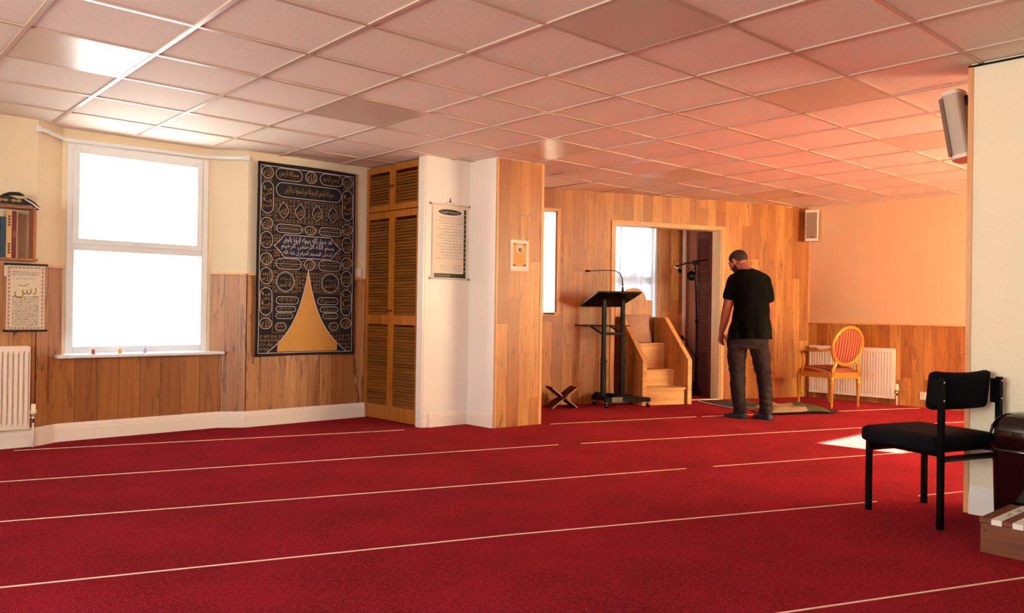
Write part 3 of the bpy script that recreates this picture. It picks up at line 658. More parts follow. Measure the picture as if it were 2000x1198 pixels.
# long central cartouche
y0_, y1_ = Y(.484), Y(.366); ym = (y0_+y1_)/2
def cart(sx, k): return [(X(.16) if sx < 0 else X(.84), ym)]
left = [(.16, .0), (.185, .16), (.20, .30), (.215, .42), (.235, .62), (.245, .80), (.27, 1.0)]
out = [(X(u), ym+h*(y1_-ym)) for u, h in left]+[(X(1-u), ym+h*(y1_-ym)) for u, h in left[::-1]]+[(X(1-u), ym-h*(y1_-ym)) for u, h in left]+[(X(u), ym-h*(y1_-ym)) for u, h in left[::-1]]
nb = Flat(lambda u, v: tw(u, v, 0.0022)); nb.use('navy'); hs = [(u, h) for u, h in left]+[(.5-.23+.46*k/20, 1.0) for k in range(1, 20)]+[(1-u, h) for u, h in left[::-1]]
for (u0, h0), (u1, h1) in zip(hs, hs[1:]):
    for q in range(-3, 3): nb.poly([(X(u0), ym+h0*(y1_-ym)*q/3), (X(u1), ym+h1*(y1_-ym)*q/3), (X(u1), ym+h1*(y1_-ym)*(q+1)/3), (X(u0), ym+h0*(y1_-ym)*(q+1)/3)])
nb; nb.build('name_panel', ta, 'navy ground of the central panel')
co.use('cord').stroke(out, 0.005, True)
e.use('goldthread')
for u0, u1 in ((.158, .225), (.775, .842)):
    e.vines(X(u0), ym+0.03, X(u1), y1_, 0.024, 0.0032, rnd); e.vines(X(u0), y0_, X(u1), ym-0.03, 0.024, 0.0032, rnd)
sv = Flat(lambda u, v: tw(u, v, 0.0046)); sv.use('silver')
sv.text('لقد صدق الله رسوله الرؤيا بالحق', X(.255), y1_-0.078, X(.745), y1_-0.012); sv.text('بسم الله الرحمن الرحيم', X(.235), ym-0.034, X(.765), ym+0.028)
sv.text('لتدخلن المسجد الحرام إن شاء الله', X(.255), y0_+0.010, X(.745), y0_+0.066)
for k in range(15): u = X(.30)+k*X(.40)/14; sv.stroke([(u, ym+0.018+0.006*math.sin(k*2.1)), (u, y1_-0.05-0.012*(k % 3))], 0.003)
sv.build('calligraphy', ta, 'silver embroidered script')
# two roundels and the arabesque between
for u0, u1 in ((.155, .405), (.625, .845)):
    co.use('goldthread').stroke([(X(u0), Y(.668)), (X(u1), Y(.668)), (X(u1), Y(.555)), (X(u0), Y(.555))], 0.003, True)
    cu_, cv_ = X((u0+u1)/2), Y(.6115); rr = min(X(u1-u0), Y(.555)-Y(.668))/2*0.92
    co.use('cord').circle(cu_, cv_, rr, 0.003); co.circle(cu_, cv_, rr*.9, 0.002)
    e.use('goldthread').text('قل هو الله أحد', cu_-rr*.6, cv_+rr*.12, cu_+rr*.6, cv_+rr*.55); e.text('الله الصمد', cu_-rr*.66, cv_-rr*.5, cu_+rr*.66, cv_+rr*.05)
    e.vines(X(u0)+.004, Y(.666), X(u1)-.004, Y(.557), 0.03, 0.0032, rnd, lambda u, v: math.hypot(u-cu_, v-cv_) > rr*1.08)
def tri(b):   # half width of the gold curtain at fraction b down the cloth
    k = max(0, (b-.545)/(.978-.545)); return (0.010*k+0.20*k**1.25+0.19*k**4.2)*1.0
UC = .51
inside = lambda u, v, m=0.012: (1-v/TH) < .545 or abs(u-X(UC)) > X(tri(1-v/TH))+m
e.use('goldthread').vines(X(.415), Y(.668), X(.615), Y(.556), 0.03, 0.003, rnd, inside)
for r0, r1, ua, ub in ((.690, .728, .19, .0), (.740, .768, .19, 0), (.774, .804, .19, 0), (.826, .866, .185, 0)):
    hw = tri(r1)+.02
    med(e, ua, r0, UC-hw, r1, 'لا إله إلا الله', 'goldthread'); med(e, UC+hw, r0, 1.01-ua, r1, 'محمد رسول الله', 'goldthread')
co.use('goldthread').stroke([(X(.155), Y(.68)), (X(.155), Y(.875)), (X(UC-tri(.875)-.01), Y(.875))], 0.003); co.stroke([(X(.845), Y(.68)), (X(.845), Y(.875)), (X(UC+tri(.875)+.01), Y(.875))], 0.003)
e.use('goldthread').vines(X(.035), Y(.972), X(.37), Y(.885), 0.034, 0.0032, rnd, inside); e.vines(X(.65), Y(.972), X(.965), Y(.885), 0.034, 0.0032, rnd, inside)
for s_ in (-1, 1): co.use('cord').stroke([(X(UC+s_*tri(.545+k*.433/24)), Y(.545+k*.433/24)) for k in range(25)], 0.006)
e.build('embroidery', ta, 'gold embroidered medallions and vines'); co.build('cord_outline', ta, 'pale cord outlining')
gp = Flat(lambda u, v: tw(u, v, 0.0055)); gp.use('goldcloth')
bs = [.548+k*(.976-.548)/24 for k in range(25)]
for k in range(24):
    w0, w1 = min(tri(bs[k])-.004, .305), min(tri(bs[k+1])-.004, .305)
    gp.poly([(X(UC-w0), Y(bs[k])), (X(UC-w1), Y(bs[k+1])), (X(UC+w1), Y(bs[k+1])), (X(UC+w0), Y(bs[k]))])
gpo = gp.build('gold_panel', ta, 'plain gold curtain-shaped panel')
gt = Flat(lambda u, v: tw(u, v, 0.0065)); gt.use('goldthread').text('الله أكبر', X(.44), Y(.795), X(.58), Y(.78)); gt.build('woven_mark', gpo)

# ---- scroll poster on the white wall
sc_ = thing('wall_scroll', 'cream paper wall scroll of black prayer text with a green edge, hung by a string', 'scroll', (3.388, -0.529, 1.32), math.atan2(-0.022, 0.4))
SW, SH = 0.375, 0.66
mb = one('scrollpaper'); mb.box((0, -0.014, 0.012), (SW, -0.011, SH+0.006)); pap = mb.build('paper_sheet', sc_)
for z in (0.006, SH+0.012):
    mb = one('scrollpaper', True); mb.cyl((-0.022, -0.014, z), (SW+0.022, -0.014, z), 0.007, 10); mb.use(M['goldfoil'], True); mb.sphere((-0.024, -0.014, z), 0.011, seg=10); mb.sphere((SW+0.024, -0.014, z), 0.011, seg=10); mb.build('rod', sc_)
mb = one('ink', True); mb.tube([(SW/2-0.05, -0.014, SH+0.018), (SW/2, -0.006, SH+0.05), (SW/2+0.05, -0.014, SH+0.018)], 0.0015, 6); mb.tube([(SW/2, -0.004, SH+0.03), (SW/2+0.004, -0.006, SH+0.075), (SW/2+0.01, -0.004, SH+0.04)], 0.004, 6); mb.build('hanging_string', sc_)
P = Flat(lambda u, v: Vector((u, -0.0146, v)))
P.use('green').rect(SW-0.036, 0.015, SW-0.012, SH-0.02); P.rect(0.02, 0.015, SW-0.012, 0.052)
for k in range(13): P.use('scrollpaper'); P.mb.add([(SW-0.038, -0.0151, 0.07+k*0.043), (SW-0.01, -0.0151, 0.078+k*0.043), (SW-0.01, -0.0151, 0.082+k*0.043), (SW-0.038, -0.0151, 0.074+k*0.043)], [(0, 1, 2, 3)])
P.use('ink'); n = 24; P.poly([(0.185+0.125*math.cos(2*PI*k/n), 0.605+0.026*math.sin(2*PI*k/n)) for k in range(n)])
P.build('printing', sc_, 'green edging and title oval')
P = Flat(lambda u, v: Vector((u, -0.0152, v))); P.use('scrollpaper').text('أذكار بعد الصلاة المفروضة', 0.085, 0.592, 0.285, 0.619)
P.use('amber').text('الأذكار', 0.03, 0.024, 0.06, 0.042); P.use('scrollpaper').text('أذكار من السنة', 0.07, 0.024, 0.19, 0.043)
P.use('ink'); lines = ['أستغفر الله أستغفر الله أستغفر الله', 'اللهم أنت السلام ومنك السلام تباركت يا ذا الجلال والإكرام', 'لا إله إلا الله وحده لا شريك له له الملك وله الحمد', 'وهو على كل شي قدير', 'لا حول ولا قوة إلا بالله لا إله إلا الله ولا نعبد إلا إياه', 'له النعمة وله الفضل وله الثنا الحسن', 'لا إله إلا الله مخلصين له الدين ولو كره الكافرون', 'اللهم لا مانع لما أعطيت ولا معطي لما منعت', 'ولا ينفع ذا الجد منك الجد', 'سبحان الله ٣٣ الحمد لله ٣٣ الله أكبر ٣٣', 'لا إله إلا الله وحده لا شريك له', 'له الملك وله الحمد وهو على كل شي قدير', 'لا إله إلا الله وحده لا شريك له', 'وهو على كل شي قدير', 'آية الكرسي الله لا إله إلا هو الحي القيوم']
wd = [.86, .98, .86, .46, .98, .80, .90, .96, .56, .98, .96, .80, .86, .66, .96]
for k, (tx, w_) in enumerate(zip(lines, wd)): P.text(tx, 0.03+(0.295*(1-w_))*(.6 if w_ < .7 else 1), 0.548-k*0.0262, 0.03+0.295*(1 if w_ >= .7 else .6+.4*w_), 0.564-k*0.0262)
for k, tx in enumerate(('سورة الإخلاص', 'سورة الفلق', 'سورة الناس')): P.text(tx, 0.215, 0.118-k*0.021, 0.315, 0.132-k*0.021); P.text('قل هو الله أحد', 0.08, 0.120-k*0.021, 0.20, 0.131-k*0.021)
P.build('lettering', sc_, 'black and white prayer lettering')

# ---- notice on the boarded pillar
no = thing('paper_notice', 'small white-bordered amber notice with a round emblem pinned to the oak pillar', 'notice', (3.955, -0.9455, 1.405), math.atan2(-0.055, 0.513))
mb = one('paper'); mb.box((0, -0.005, 0), (0.205, -0.003, 0.28)); mb.build('paper_sheet', no)
P = Flat(lambda u, v: Vector((u, -0.0056, v))); P.use('amber').rect(0.028, 0.045, 0.178, 0.25)
P.build('printed_panel', no, 'amber printed panel')
P = Flat(lambda u, v: Vector((u, -0.0062, v)))
P.use('pinkborder').circle(0.103, 0.200, 0.045, 0.003); P.use('paper').poly([(0.103+.036*math.cos(2*PI*k/20), 0.2+.036*math.sin(2*PI*k/20)) for k in range(20)])
P.use('amberdark').rect(0.028, 0.240, 0.06, 0.25); P.rect(0.146, 0.240, 0.178, 0.25); P.poly([(0.028, 0.045), (0.09, 0.045), (0.028, 0.062)]); P.poly([(0.178, 0.045), (0.178, 0.068), (0.116, 0.045)])
P.use('goldthread').rect(0.05, 0.135, 0.155, 0.139)
for k in range(4): P.rect(0.06, 0.125-k*.016, 0.146, 0.128-k*.016)
P.build('notice_border', no)
P = Flat(lambda u, v: Vector((u, -0.0068, v))); P.use('amberdark').poly([(0.088, 0.180), (0.110, 0.168), (0.128, 0.185), (0.126, 0.205), (0.112, 0.215), (0.098, 0.205), (0.092, 0.222), (0.086, 0.204)]); P.use('paper').stroke([(0.100, 0.212), (0.122, 0.186)], 0.004); P.build('emblem', no, 'brown round emblem')
mb = one('amberdark', True); mb.sphere((0.19, -0.006, 0.283), 0.005, seg=8); mb.build('pin', no)

# ---- small hanging by the shelf
sm_ = thing('small_wall_hanging', 'small parchment hanging with one big gold word, below the bookshelf', 'wall hanging', (0.307, 0.40, 0.852), 0)
mb = one('parch'); mb.box((0, -0.002, 0.005), (0.243, 0.0, 0.478)); mb.build('parchment_sheet', sm_)
for z in (0.0, 0.482):
    mb = one('ink', True); mb.cyl((-0.018, -0.002, z), (0.262, -0.002, z), 0.008, 10); mb.build('rod', sm_)
mb = one('cord', True); mb.tube([(0.0, -0.004, 0.49), (0.02, 0.0, 0.53)], 0.002, 6); mb.tube([(0.262, -0.004, 0.49), (0.02, 0.0, 0.53)], 0.0012, 6); mb.build('hanging_string', sm_)
P = Flat(lambda u, v: Vector((u, -0.003, v)))
P.use('pinkborder')
for k in range(16): P.rect(0.008, 0.015+k*.0285, 0.022, 0.035+k*.0285); P.rect(0.221, 0.015+k*.0285, 0.235, 0.035+k*.0285)
for k in range(8): P.rect(0.024+k*.0245, 0.012, 0.042+k*.0245, 0.026); P.rect(0.024+k*.0245, 0.452, 0.042+k*.0245, 0.466)
P.build('printed_border', sm_, 'rose patterned border')
P = Flat(lambda u, v: Vector((u, -0.0034, v))); P.use('parchline'); r5 = random.Random(5)
for k in range(36):
    v_ = 0.036+k*0.0112
    if .25 < v_ < .34 or .345 < v_ < .40: continue
    P.stroke([(0.034, v_), (0.208, v_)], 0.0035)
    for q_ in range(3): u_0 = 0.036+r5.random()*.16; P.rect(u_0, v_-.003, u_0+.01, v_+.004)
P.build('small_lettering', sm_)
P = Flat(lambda u, v: Vector((u, -0.004, v))); P.use('olivegold').text('يس', 0.05, 0.235, 0.19, 0.315); P.stroke([(0.075, 0.335), (0.095, 0.325), (0.12, 0.327), (0.138, 0.34)], 0.006); P.use('pinkborder').text('بسم الله الرحمن الرحيم', 0.06, 0.365, 0.19, 0.39); P.build('lettering', sm_, 'gold brushed word')

# ---- wall bookshelf with books
sh = thing('wall_bookshelf', 'small reddish wood bookshelf high on the wall above the parchment hanging', 'bookshelf', (0.465, 0.437, 1.355), 0)
mb = one('shelf'); mb.box((-0.018, -0.157, 0.012), (0, -0.002, 0.385), b=0.002); mb.build('side_panel', sh)
mb = one('shelf'); mb.box((-0.9, -0.157, 0.012), (-0.882, -0.002, 0.385), b=0.002); mb.build('side_panel', sh)
mb = one('shelf'); mb.box((-0.9, -0.165, 0.0), (0.012, -0.002, 0.018), b=0.003); mb.build('bottom_board', sh)
mb = one('shelf'); mb.box((-0.9, -0.158, 0.375), (0, -0.002, 0.39), b=0.002); mb.build('top_board', sh)
mb = one('cream'); mb.box((-0.882, -0.008, 0.018), (-0.018, -0.002, 0.375)); mb.build('back_board', sh)
def book(x, w, h, d, cover, lab, band=None, diamond=False, cat='book'):
    b_ = thing('book', lab, cat, (x, 0.437-0.022, 1.3735), 0, 'books standing in the wall bookshelf')
    mb = one(cover); mb.box((0, -d, 0), (0.003, 0, h)); mb.box((w-0.003, -d, 0), (w, 0, h)); mb.box((0, -d-0.002, 0), (w, -d+0.004, h), b=0.0015); mb.build('cover', b_)
    one('pages').box((0.003, -d+0.004, 0.004), (w-0.003, -0.004, h-0.004)).build('page_block', b_)
    if band:
        for z0 in (0.03, h-0.11):
            mb = one(band)
            for k in range(4): mb.box((w*.3, -d-0.0028, z0+k*.02), (w*.75, -d-0.0018, z0+k*.02+.015))
            mb.build('spine_band', b_)
    if diamond:
        F = Flat(lambda u, v: Vector((u, -d-0.0026, v))); F.use('goldfoil').stroke([(w*.5, h*.5-.03), (w*.85, h*.5), (w*.5, h*.5+.03), (w*.15, h*.5)], 0.003, True); F.circle(w*.5, h*.5, w*.16, 0.002, 10); F.build('spine_emblem', b_)
book(0.318, 0.026, 0.335, 0.118, 'maroon', 'maroon book with a gold spine emblem on the wall bookshelf', None, True)
book(0.282, 0.034, 0.335, 0.118, 'beige', 'tan book with dark banded spine on the wall bookshelf', 'amberdark')
book(0.248, 0.032, 0.29, 0.116, 'blue', 'plain teal book next to the tan one on the bookshelf')
book(0.205, 0.040, 0.29, 0.112, 'greenbook', 'dark green book at the cut-off end of the bookshelf')
book(0.346, 0.010, 0.335, 0.10, 'pages', 'thin pale booklet leaning flat beside the maroon book')
cl = thing('draped_cloth', 'dark embroidered cloth with white edge draped over the bookshelf top', 'cloth', (0.465, 0.437, 1.747), 0)
def drape(u, v):
    x = -0.55+u*0.575; d = -0.17+v*0.15
    z = 0.058+0.008*math.sin(u*14)+0.004*math.sin(u*31+v*4)
    if u > 0.84: k = (u-.84)/.16; z = 0.058*(1-k)**1.0+0.0*k-0.012*k*k+0.01*math.sin(k*PI)
    return Vector((x, d, z))
mb = one('silk', True); mb.sheet(drape, 50, 6); mb.sheet(lambda u, v: Vector((drape(u, 0).x, drape(u, 0).y-0.002, drape(u, 0).z*(1-v)+(0.006-0.004*(u > .9))*v)) if u < 0.93 else Vector((drape(u, 0).x, -0.171, drape(u, 0).z-0.006*v)), 50, 4); mb.build('cloth_body', cl)
mb = one('capwhite', True); mb.tube([(-0.08, -0.173, 0.050), (-0.03, -0.173, 0.022), (0.005, -0.172, -0.006), (0.035, -0.172, -0.018)], [(0.003, 0.004), (0.005, 0.006), (0.006, 0.01), (0.003, 0.012)], 8); mb.build('white_lining', cl, label='white turned edge')
F = Flat(lambda u, v: Vector((u, -0.1748, v))); F.use('goldfoil'); 
for c in (-0.21, -0.13, -0.30): F.poly([(c-.035, .032), (c-.018, .044), (c, .036), (c+.018, .044), (c+.035, .032), (c+.018, .019), (c, .027), (c-.018, .019)])
F.build('gold_motif', cl, 'gold embroidered motif')
mb = one('silk', True); mb.tube([(-0.20, -0.10, 0.072), (-0.16, -0.12, 0.085), (-0.11, -0.12, 0.088), (-0.075, -0.11, 0.08)], [(0.006, 0.02), (0.012, 0.03), (0.012, 0.03), (0.004, 0.012)], 8); mb.build('folded_end', cl)

# ---- radiators
def radiator(name, lab, loc, rz, L_, z0, z1, valve_x, end='r'):
    rd = thing(name, lab, 'radiator', loc, rz)      # local: x along, -y into the room
    n = round(L_/0.0333); mb = one('rad'); prof = []
    for k in range(n):
        x = L_*(k+.5)/n; p = L_/n
        prof += [(x-p*.40, -0.060), (x-p*.27, -0.081), (x+p*.27, -0.081), (x+p*.40, -0.060)]
    prof = [(0, -0.060)]+prof+[(L_, -0.060)]
    vs = []; 
    for x, y in prof:
        vs += [(x, -0.074, z0), (x, -0.076, z0+.022), (x, y, z0+.045), (x, y, z1-.055), (x, -0.076, z1-.035), (x, -0.074, z1-.012)]
    m_ = len(prof); fs = []
    for k in range(m_-1):
        for j in range(5): fs.append((6*k+j, 6*(k+1)+j, 6*(k+1)+j+1, 6*k+j+1))
    mb.add(vs, fs); mb.box((0, -0.058, z0), (L_, -0.018, z1-.02)); mb.build('panel', rd)
    mb = one('rad'); mb.box((-0.006, -0.074, z0), (0.0, -0.014, z1-.004), b=0.002); mb.build('side_cover', rd)
    mb = one('rad'); mb.box((L_, -0.074, z0), (L_+0.006, -0.014, z1-.004), b=0.002); mb.build('side_cover', rd)
    mb = one('rad'); mb.box((0, -0.074, z1-.02), (L_, -0.070, z1)); mb.box((0, -0.018, z1-.02), (L_, -0.014, z1))
    for k in range(int(L_/0.02)): mb.box((0.008+k*.02, -0.070, z1-.006), (0.018+k*.02, -0.018, z1-.002))
    mb.build('top_grille', rd)
    for x in (0.12*L_, 0.88*L_): mb = one('rad'); mb.box((x-.02, -0.02, z0+.05), (x+.02, -0.001, z1-.06)); mb.build('wall_bracket', rd)
    vx = L_+valve_x
    mb = one('chrome', True); mb.cyl((L_-.004, -0.045, z0+.075), (vx, -0.045, z0+.075), 0.011, 12); mb.cyl((vx, -0.045, z0+.04), (vx, -0.045, z0+.10), 0.013, 12); mb.build('valve_body', rd)
    mb = one('valve', True); mb.lathe([(0.001, 0), (0.018, 0), (0.022, 0.01), (0.022, 0.03), (0.018, 0.035), (0.017, 0.07), (0.014, 0.075), (0.001, 0.076)], 16, Tr(vx, -0.045, z0+.10)); mb.build('valve_knob', rd)
    mb = one('rad', True); mb.cyl((vx, -0.045, 0.0), (vx, -0.045, z0+.05), 0.0075, 10); mb.build('pipe', rd)
    return rd
radiator('radiator', 'white ribbed radiator below the small parchment hanging, beside the bay window', (-0.95, 0.428, 0), 0, 1.40, 0.14, 0.74, 0.035)
Lr, ar = seg((8.80, -1.235), (9.0, -7.1))
rr_ = radiator('radiator', 'white ribbed radiator behind the gilded armchair', (8.792+0.003, -1.30, 0), ar, 1.02, 0.072, 0.66, 0.035)
mb = one('chrome', True); mb.cyl((-0.03, -0.045, 0.0), (-0.03, -0.045, 0.16), 0.008, 10); mb.cyl((-0.03, -0.045, 0.15), (0.004, -0.045, 0.15), 0.009, 10); mb.build('return_pipe', rr_)

# ---- sockets and switches
def plate(name, lab, cat, loc, rz, w, h, rock):
    s_ = thing(name, lab, cat, loc, rz); mb = one('socket'); mb.box((-w/2, -0.011, -h/2), (w/2, -0.0005, h/2), b=0.003); mb.build('face_plate', s_)
    for x, z, a_, b_ in rock: mb = one('socket'); mb.box((x-a_, -0.016, z-b_), (x+a_, -0.010, z+b_), b=0.002); mb.build('rocker', s_)
    return s_
so = plate('wall_socket', 'white double socket low on the boarded wall behind the black chair', 'socket', (8.838, -2.67, 0.13), ar, 0.147, 0.087, [(-0.02, 0.025, 0.008, 0.012), (0.02, 0.025, 0.008, 0.012)])
for x in (-0.04, 0.04):
    mb = one('ink')
    mb.box((x-.003, -0.0115, 0.008), (x+.003, -0.0105, 0.018)); mb.box((x-.014, -0.0115, -0.012), (x-.006, -0.0105, -0.008)); mb.box((x+.006, -0.0115, -0.012), (x+.014, -0.0105, -0.008))
    mb.build('pin_socket', so)
plate('light_switch', 'small white switch on the wall between tapestry and cupboard', 'switch', (3.20, 0.418, 1.39), -0.008, 0.086, 0.086, [(0, 0, 0.008, 0.014)])
plate('light_switch', 'small white switch peeking out behind the parchment hanging', 'switch', (0.335, 0.425, 1.285), 0, 0.08, 0.08, [(0, 0, 0.008, 0.012)])

# ---- speakers
spk = thing('wall_speaker', 'large cream speaker tilted off the near wall pier up by the ceiling', 'speaker', (3.985, -4.722, 1.925), 0)
T = Tr(0, 0.0, 0) @ R3('X', -0.17)
mb = one('speakerside', True); sec = [(-0.085, 0.0)]+[(-0.088*math.cos(k*PI/12), 0.045+0.040*math.sin(k*PI/12)**.7) for k in range(13)]+[(0.085, 0.0)]+[(0.085*math.cos(k*PI/8), -0.022*math.sin(k*PI/8)) for k in range(1, 8)]
mb.sm = False; mb.prism(sec, 0.022, 0.362, T); mb.build('cabinet', spk)
mb = one('grille'); mb.prism([(-0.086, 0.070), (0.086, 0.070), (0.07, 0.094), (-0.07, 0.094)], 0.03, 0.355, T); mb.build('grille', spk)
for z0, z1 in ((0.0, 0.022), (0.362, 0.385)):
    mb = one('speaker'); mb.prism([(x*1.04, y*1.05) for x, y in sec], z0, z1, T); mb.build('end_cap', spk)
mb = one('black'); mb.box((-0.02, -0.045, 0.30), (0.02, 0.06, 0.35), b=0.004); mb.build('bracket', spk)
spk2 = thing('wall_speaker', 'small beige speaker in the far corner high between boarded and cream walls', 'speaker', (8.692, -1.325, 1.965), math.radians(-62))
mb = one('speaker'); sec2 = [(-0.082, 0.0), (-0.075, -0.085), (-0.06, -0.095), (0.06, -0.095), (0.075, -0.085), (0.082, 0.0), (0.045, 0.05), (-0.045, 0.05)]
mb.prism(sec2, 0.02, 0.365); mb.build('cabinet', spk2)
mb = one('grille'); mb.box((-0.062, -0.101, 0.03), (0.062, -0.094, 0.355), b=0.003); mb.build('grille', spk2)
for z0, z1 in ((0.0, 0.02), (0.365, 0.387)):
    mb = one('speaker'); mb.prism([(x*1.06, y*1.06) for x, y in sec2], z0, z1); mb.build('end_cap', spk2)
mb = one('ink'); mb.box((-0.02, -0.1025, 0.045), (0.02, -0.100, 0.055)); mb.build('badge', spk2)
mb = one('black'); mb.box((-0.015, 0.04, 0.36), (0.015, 0.10, 0.41), b=0.004); mb.build('bracket', spk2)

# ---- pulpit (local frame of the boarded wall)
pu = thing('pulpit', 'stepped oak pulpit with side walls and arched backboard standing in the wall opening', 'pulpit', (A[0], A[1], 0), aB)
def sidepanel(s0, s1, nm):
    prof = [(-0.325, 0), (-0.325, 0.50), (0.185, 0.975), (0.50, 0.975), (0.50, 0)]
    mb = one('oaky'); n = len(prof); mb.add([(s, d, z) for s in (s0, s1) for d, z in prof], [list(range(n)), list(range(n, 2*n))[::-1]]+[(i, n+i, n+(i+1) % n, (i+1) % n) for i in range(n)])
    o = mb.build(nm, pu)
    c = one('oakx'); w = 0.004
    c.box((s0-w, -0.333, 0.0), (s1+w, -0.322, 0.505), b=0.002)
    for (d0, z0), (d1, z1) in (((-0.33, 0.50), (0.185, 0.978)), ((0.185, 0.975), (0.50, 0.975))):
        c.add([(s, d, z) for s in (s0-w, s1+w) for d, z in ((d0, z0), (d1, z1), (d1, z1+.014), (d0, z0+.014))], [(0, 1, 2, 3), (7, 6, 5, 4), (0, 4, 5, 1), (1, 5, 6, 2), (2, 6, 7, 3), (3, 7, 4, 0)])
    c.build('capping', o, label='pale oak capping strip')
sidepanel(1.10, 1.145, 'side_panel'); sidepanel(1.692, 1.737, 'side_panel')
for d, z0, z1, d1, nm in ((-0.305, 0, 0.19, -0.03, 'step'), (-0.03, 0.19, 0.375, 0.19, 'step'), (0.19, 0.375, 0.675, 0.50, 'seat')):
    mb = one('oakx'); mb.box((1.146, d, 0 if d < -.1 else z0-.01), (1.66 if d < -.1 else 1.691, d1+.02, z1-0.018)); mb.box((1.146, d-0.016, z1-0.018), (1.672 if d < -.1 else 1.691, d1+0.01, z1+0.003), b=0.003); mb.build(nm, pu)
mb = one('oakz'); prof = [(1.16, 0.66), (1.675, 0.66), (1.675, 1.175), (1.655, 1.195), (1.585, 1.20)]
prof += [(1.4175+0.165*math.cos(a_), 1.20+0.14*math.sin(a_)) for a_ in [k*PI/16 for k in range(0, 17)]]+[(1.25, 1.20), (1.18, 1.195), (1.16, 1.175)]
n = len(prof); mb.add([(s, d, z) for d in (0.44, 0.47) for s, z in prof], [list(range(n)), list(range(n, 2*n))[::-1]]+[(i, n+i, n+(i+1) % n, (i+1) % n) for i in range(n)]); mb.build('backboard', pu)
mb = one('oakz'); mb.box((1.146, 0.475, 0), (1.691, 0.50, 0.96)); mb.build('back_panel', pu)
# cushion on it
cs = MB().use(M['cushion'], True); CW = 0.36
def cus(u, v, sgn):
    x = (u-.5); y = (v-.5); b = max(0, (1-(2*x)**4))*max(0, (1-(2*y)**4)); pinch = 1-0.06*(abs(2*y)**3 if abs(x) > .3 else 0)
    w = 0.008*math.sin(9*u+5*v)+0.006*math.sin(17*v-6*u)
    return Vector((x*CW*(1-0.05*math.sin(PI*v)), sgn*(0.055*b**.7+ (w if b > 0.05 else 0)), y*CW*(1-0.05*math.sin(PI*u))))
cs.sheet(lambda u, v: cus(u, v, -1), 20, 20); cs.sheet(lambda u, v: cus(1-u, v, 1), 20, 20)
pc = TB @ Vector((1.415, 0.345, 0.675+0.17))
cob = cs.build('cushion', label='mauve plush cushion propped against the pulpit backboard', cat='cushion'); cob.matrix_world = Tr(*pc) @ R3('Z', aB) @ R3('X', -0.22)

# ---- lectern
le = thing('lectern', 'black wheeled lectern with a tilted top and two posts beside the pulpit', 'lectern', (A[0], A[1], 0), aB)
mb = one('black'); a_ = math.atan2(0.15, 0.40)
v_ = [(0.42, -0.545, 1.252), (0.945, -0.545, 1.252), (0.905, -0.145, 1.103), (0.405, -0.145, 1.103)]
mb.add(v_+[(x, y, z+0.016) for x, y, z in v_], [(0, 1, 2, 3), (7, 6, 5, 4), (0, 4, 5, 1), (1, 5, 6, 2), (2, 6, 7, 3), (3, 7, 4, 0)]); mb.box((0.405, -0.15, 1.10), (0.905, -0.135, 1.135), b=0.003); mb.build('top', le)
mb = one('greymetal'); mb.add([(0.412, -0.545, 1.268), (0.418, -0.545, 1.268), (0.402, -0.15, 1.121), (0.396, -0.15, 1.121), (0.412, -0.545, 1.25), (0.418, -0.545, 1.25), (0.402, -0.15, 1.102), (0.396, -0.15, 1.102)], [(0, 1, 2, 3), (4, 7, 6, 5), (0, 3, 7, 4), (1, 5, 6, 2)]); mb.build('edge_strip', le)
for s_ in (0.60, 0.832):
    mb = one('black'); mb.box((s_-.022, -0.352, 0.52), (s_+.022, -0.318, 1.19), b=0.004); mb.box((s_-.026, -0.356, 0.08), (s_+.026, -0.314, 0.54), b=0.004); p_ = mb.build('post', le)
    mb = one('black', True); mb.cyl((s_+.02, -0.335, 0.50), (s_+.045, -0.335, 0.50), 0.008, 8); mb.build('clamp_knob', p_)
mb = one('black'); mb.box((0.40, -0.32, 0.885), (0.93, -0.02, 0.897), b=0.002); mb.build('shelf', le)
mb = one('black'); mb.box((0.60, -0.345, 0.79), (0.832, -0.325, 0.82), b=0.002); mb.build('cross_rail', le)
for p_, q_ in (((0.60, -0.33, 0.79), (0.55, -0.12, 0.88)), ((0.832, -0.33, 0.79), (0.80, -0.12, 0.88))): mb = one('black'); mb.tube([p_, q_], 0.009, 8); mb.build('shelf_bracket', le)
def foot(p, q, hs, nm='foot'):
    p = Vector(p); q = Vector(q); d = (q-p).normalized(); n_ = Vector((-d.y, d.x, 0))*0.022; mb = one('black'); m_ = (p+q)/2
    rings = []
    for c, h in zip((p, p+(q-p)*hs[1], q), (0.045, hs[0], 0.045)): rings.append([c-n_+Vector((0, 0, 0.062)), c+n_+Vector((0, 0, 0.062)), c+n_+Vector((0, 0, 0.062+h)), c-n_+Vector((0, 0, 0.062+h))])
    mb.loft(rings); o = mb.build(nm, le)
    for c in (p+d*.02, q-d*.02):
        w = one('blackgloss', True); w.cyl((c.x-.014, c.y, 0.025), (c.x+.014, c.y, 0.025), 0.025, 14); w.use(M['chrome'], True); w.cyl((c.x, c.y, 0.03), (c.x, c.y, 0.066), 0.008, 8); w.build('castor', o)
foot((0.575, -0.425, 0), (1.115, -0.455, 0), (0.075, 0.42)); foot((0.575, -0.13, 0), (1.06, -0.155, 0), (0.085, 0.1))
mb = one('greymetal'); mb.box((0.645, -0.462, 0.068), (0.775, -0.455, 0.118), b=0.002); mb.build('base_plate', le, label='grey base plate')
mb = one('black'); mb.box((0.575, -0.43, 0.075), (0.625, -0.13, 0.12), b=0.003); mb.box((0.80, -0.43, 0.075), (0.85, -0.14, 0.12), b=0.003); mb.build('base_rail', le)
mi = thing('gooseneck_microphone', 'thin black gooseneck microphone curving up from the lectern top', 'microphone', (A[0], A[1], 0), aB)
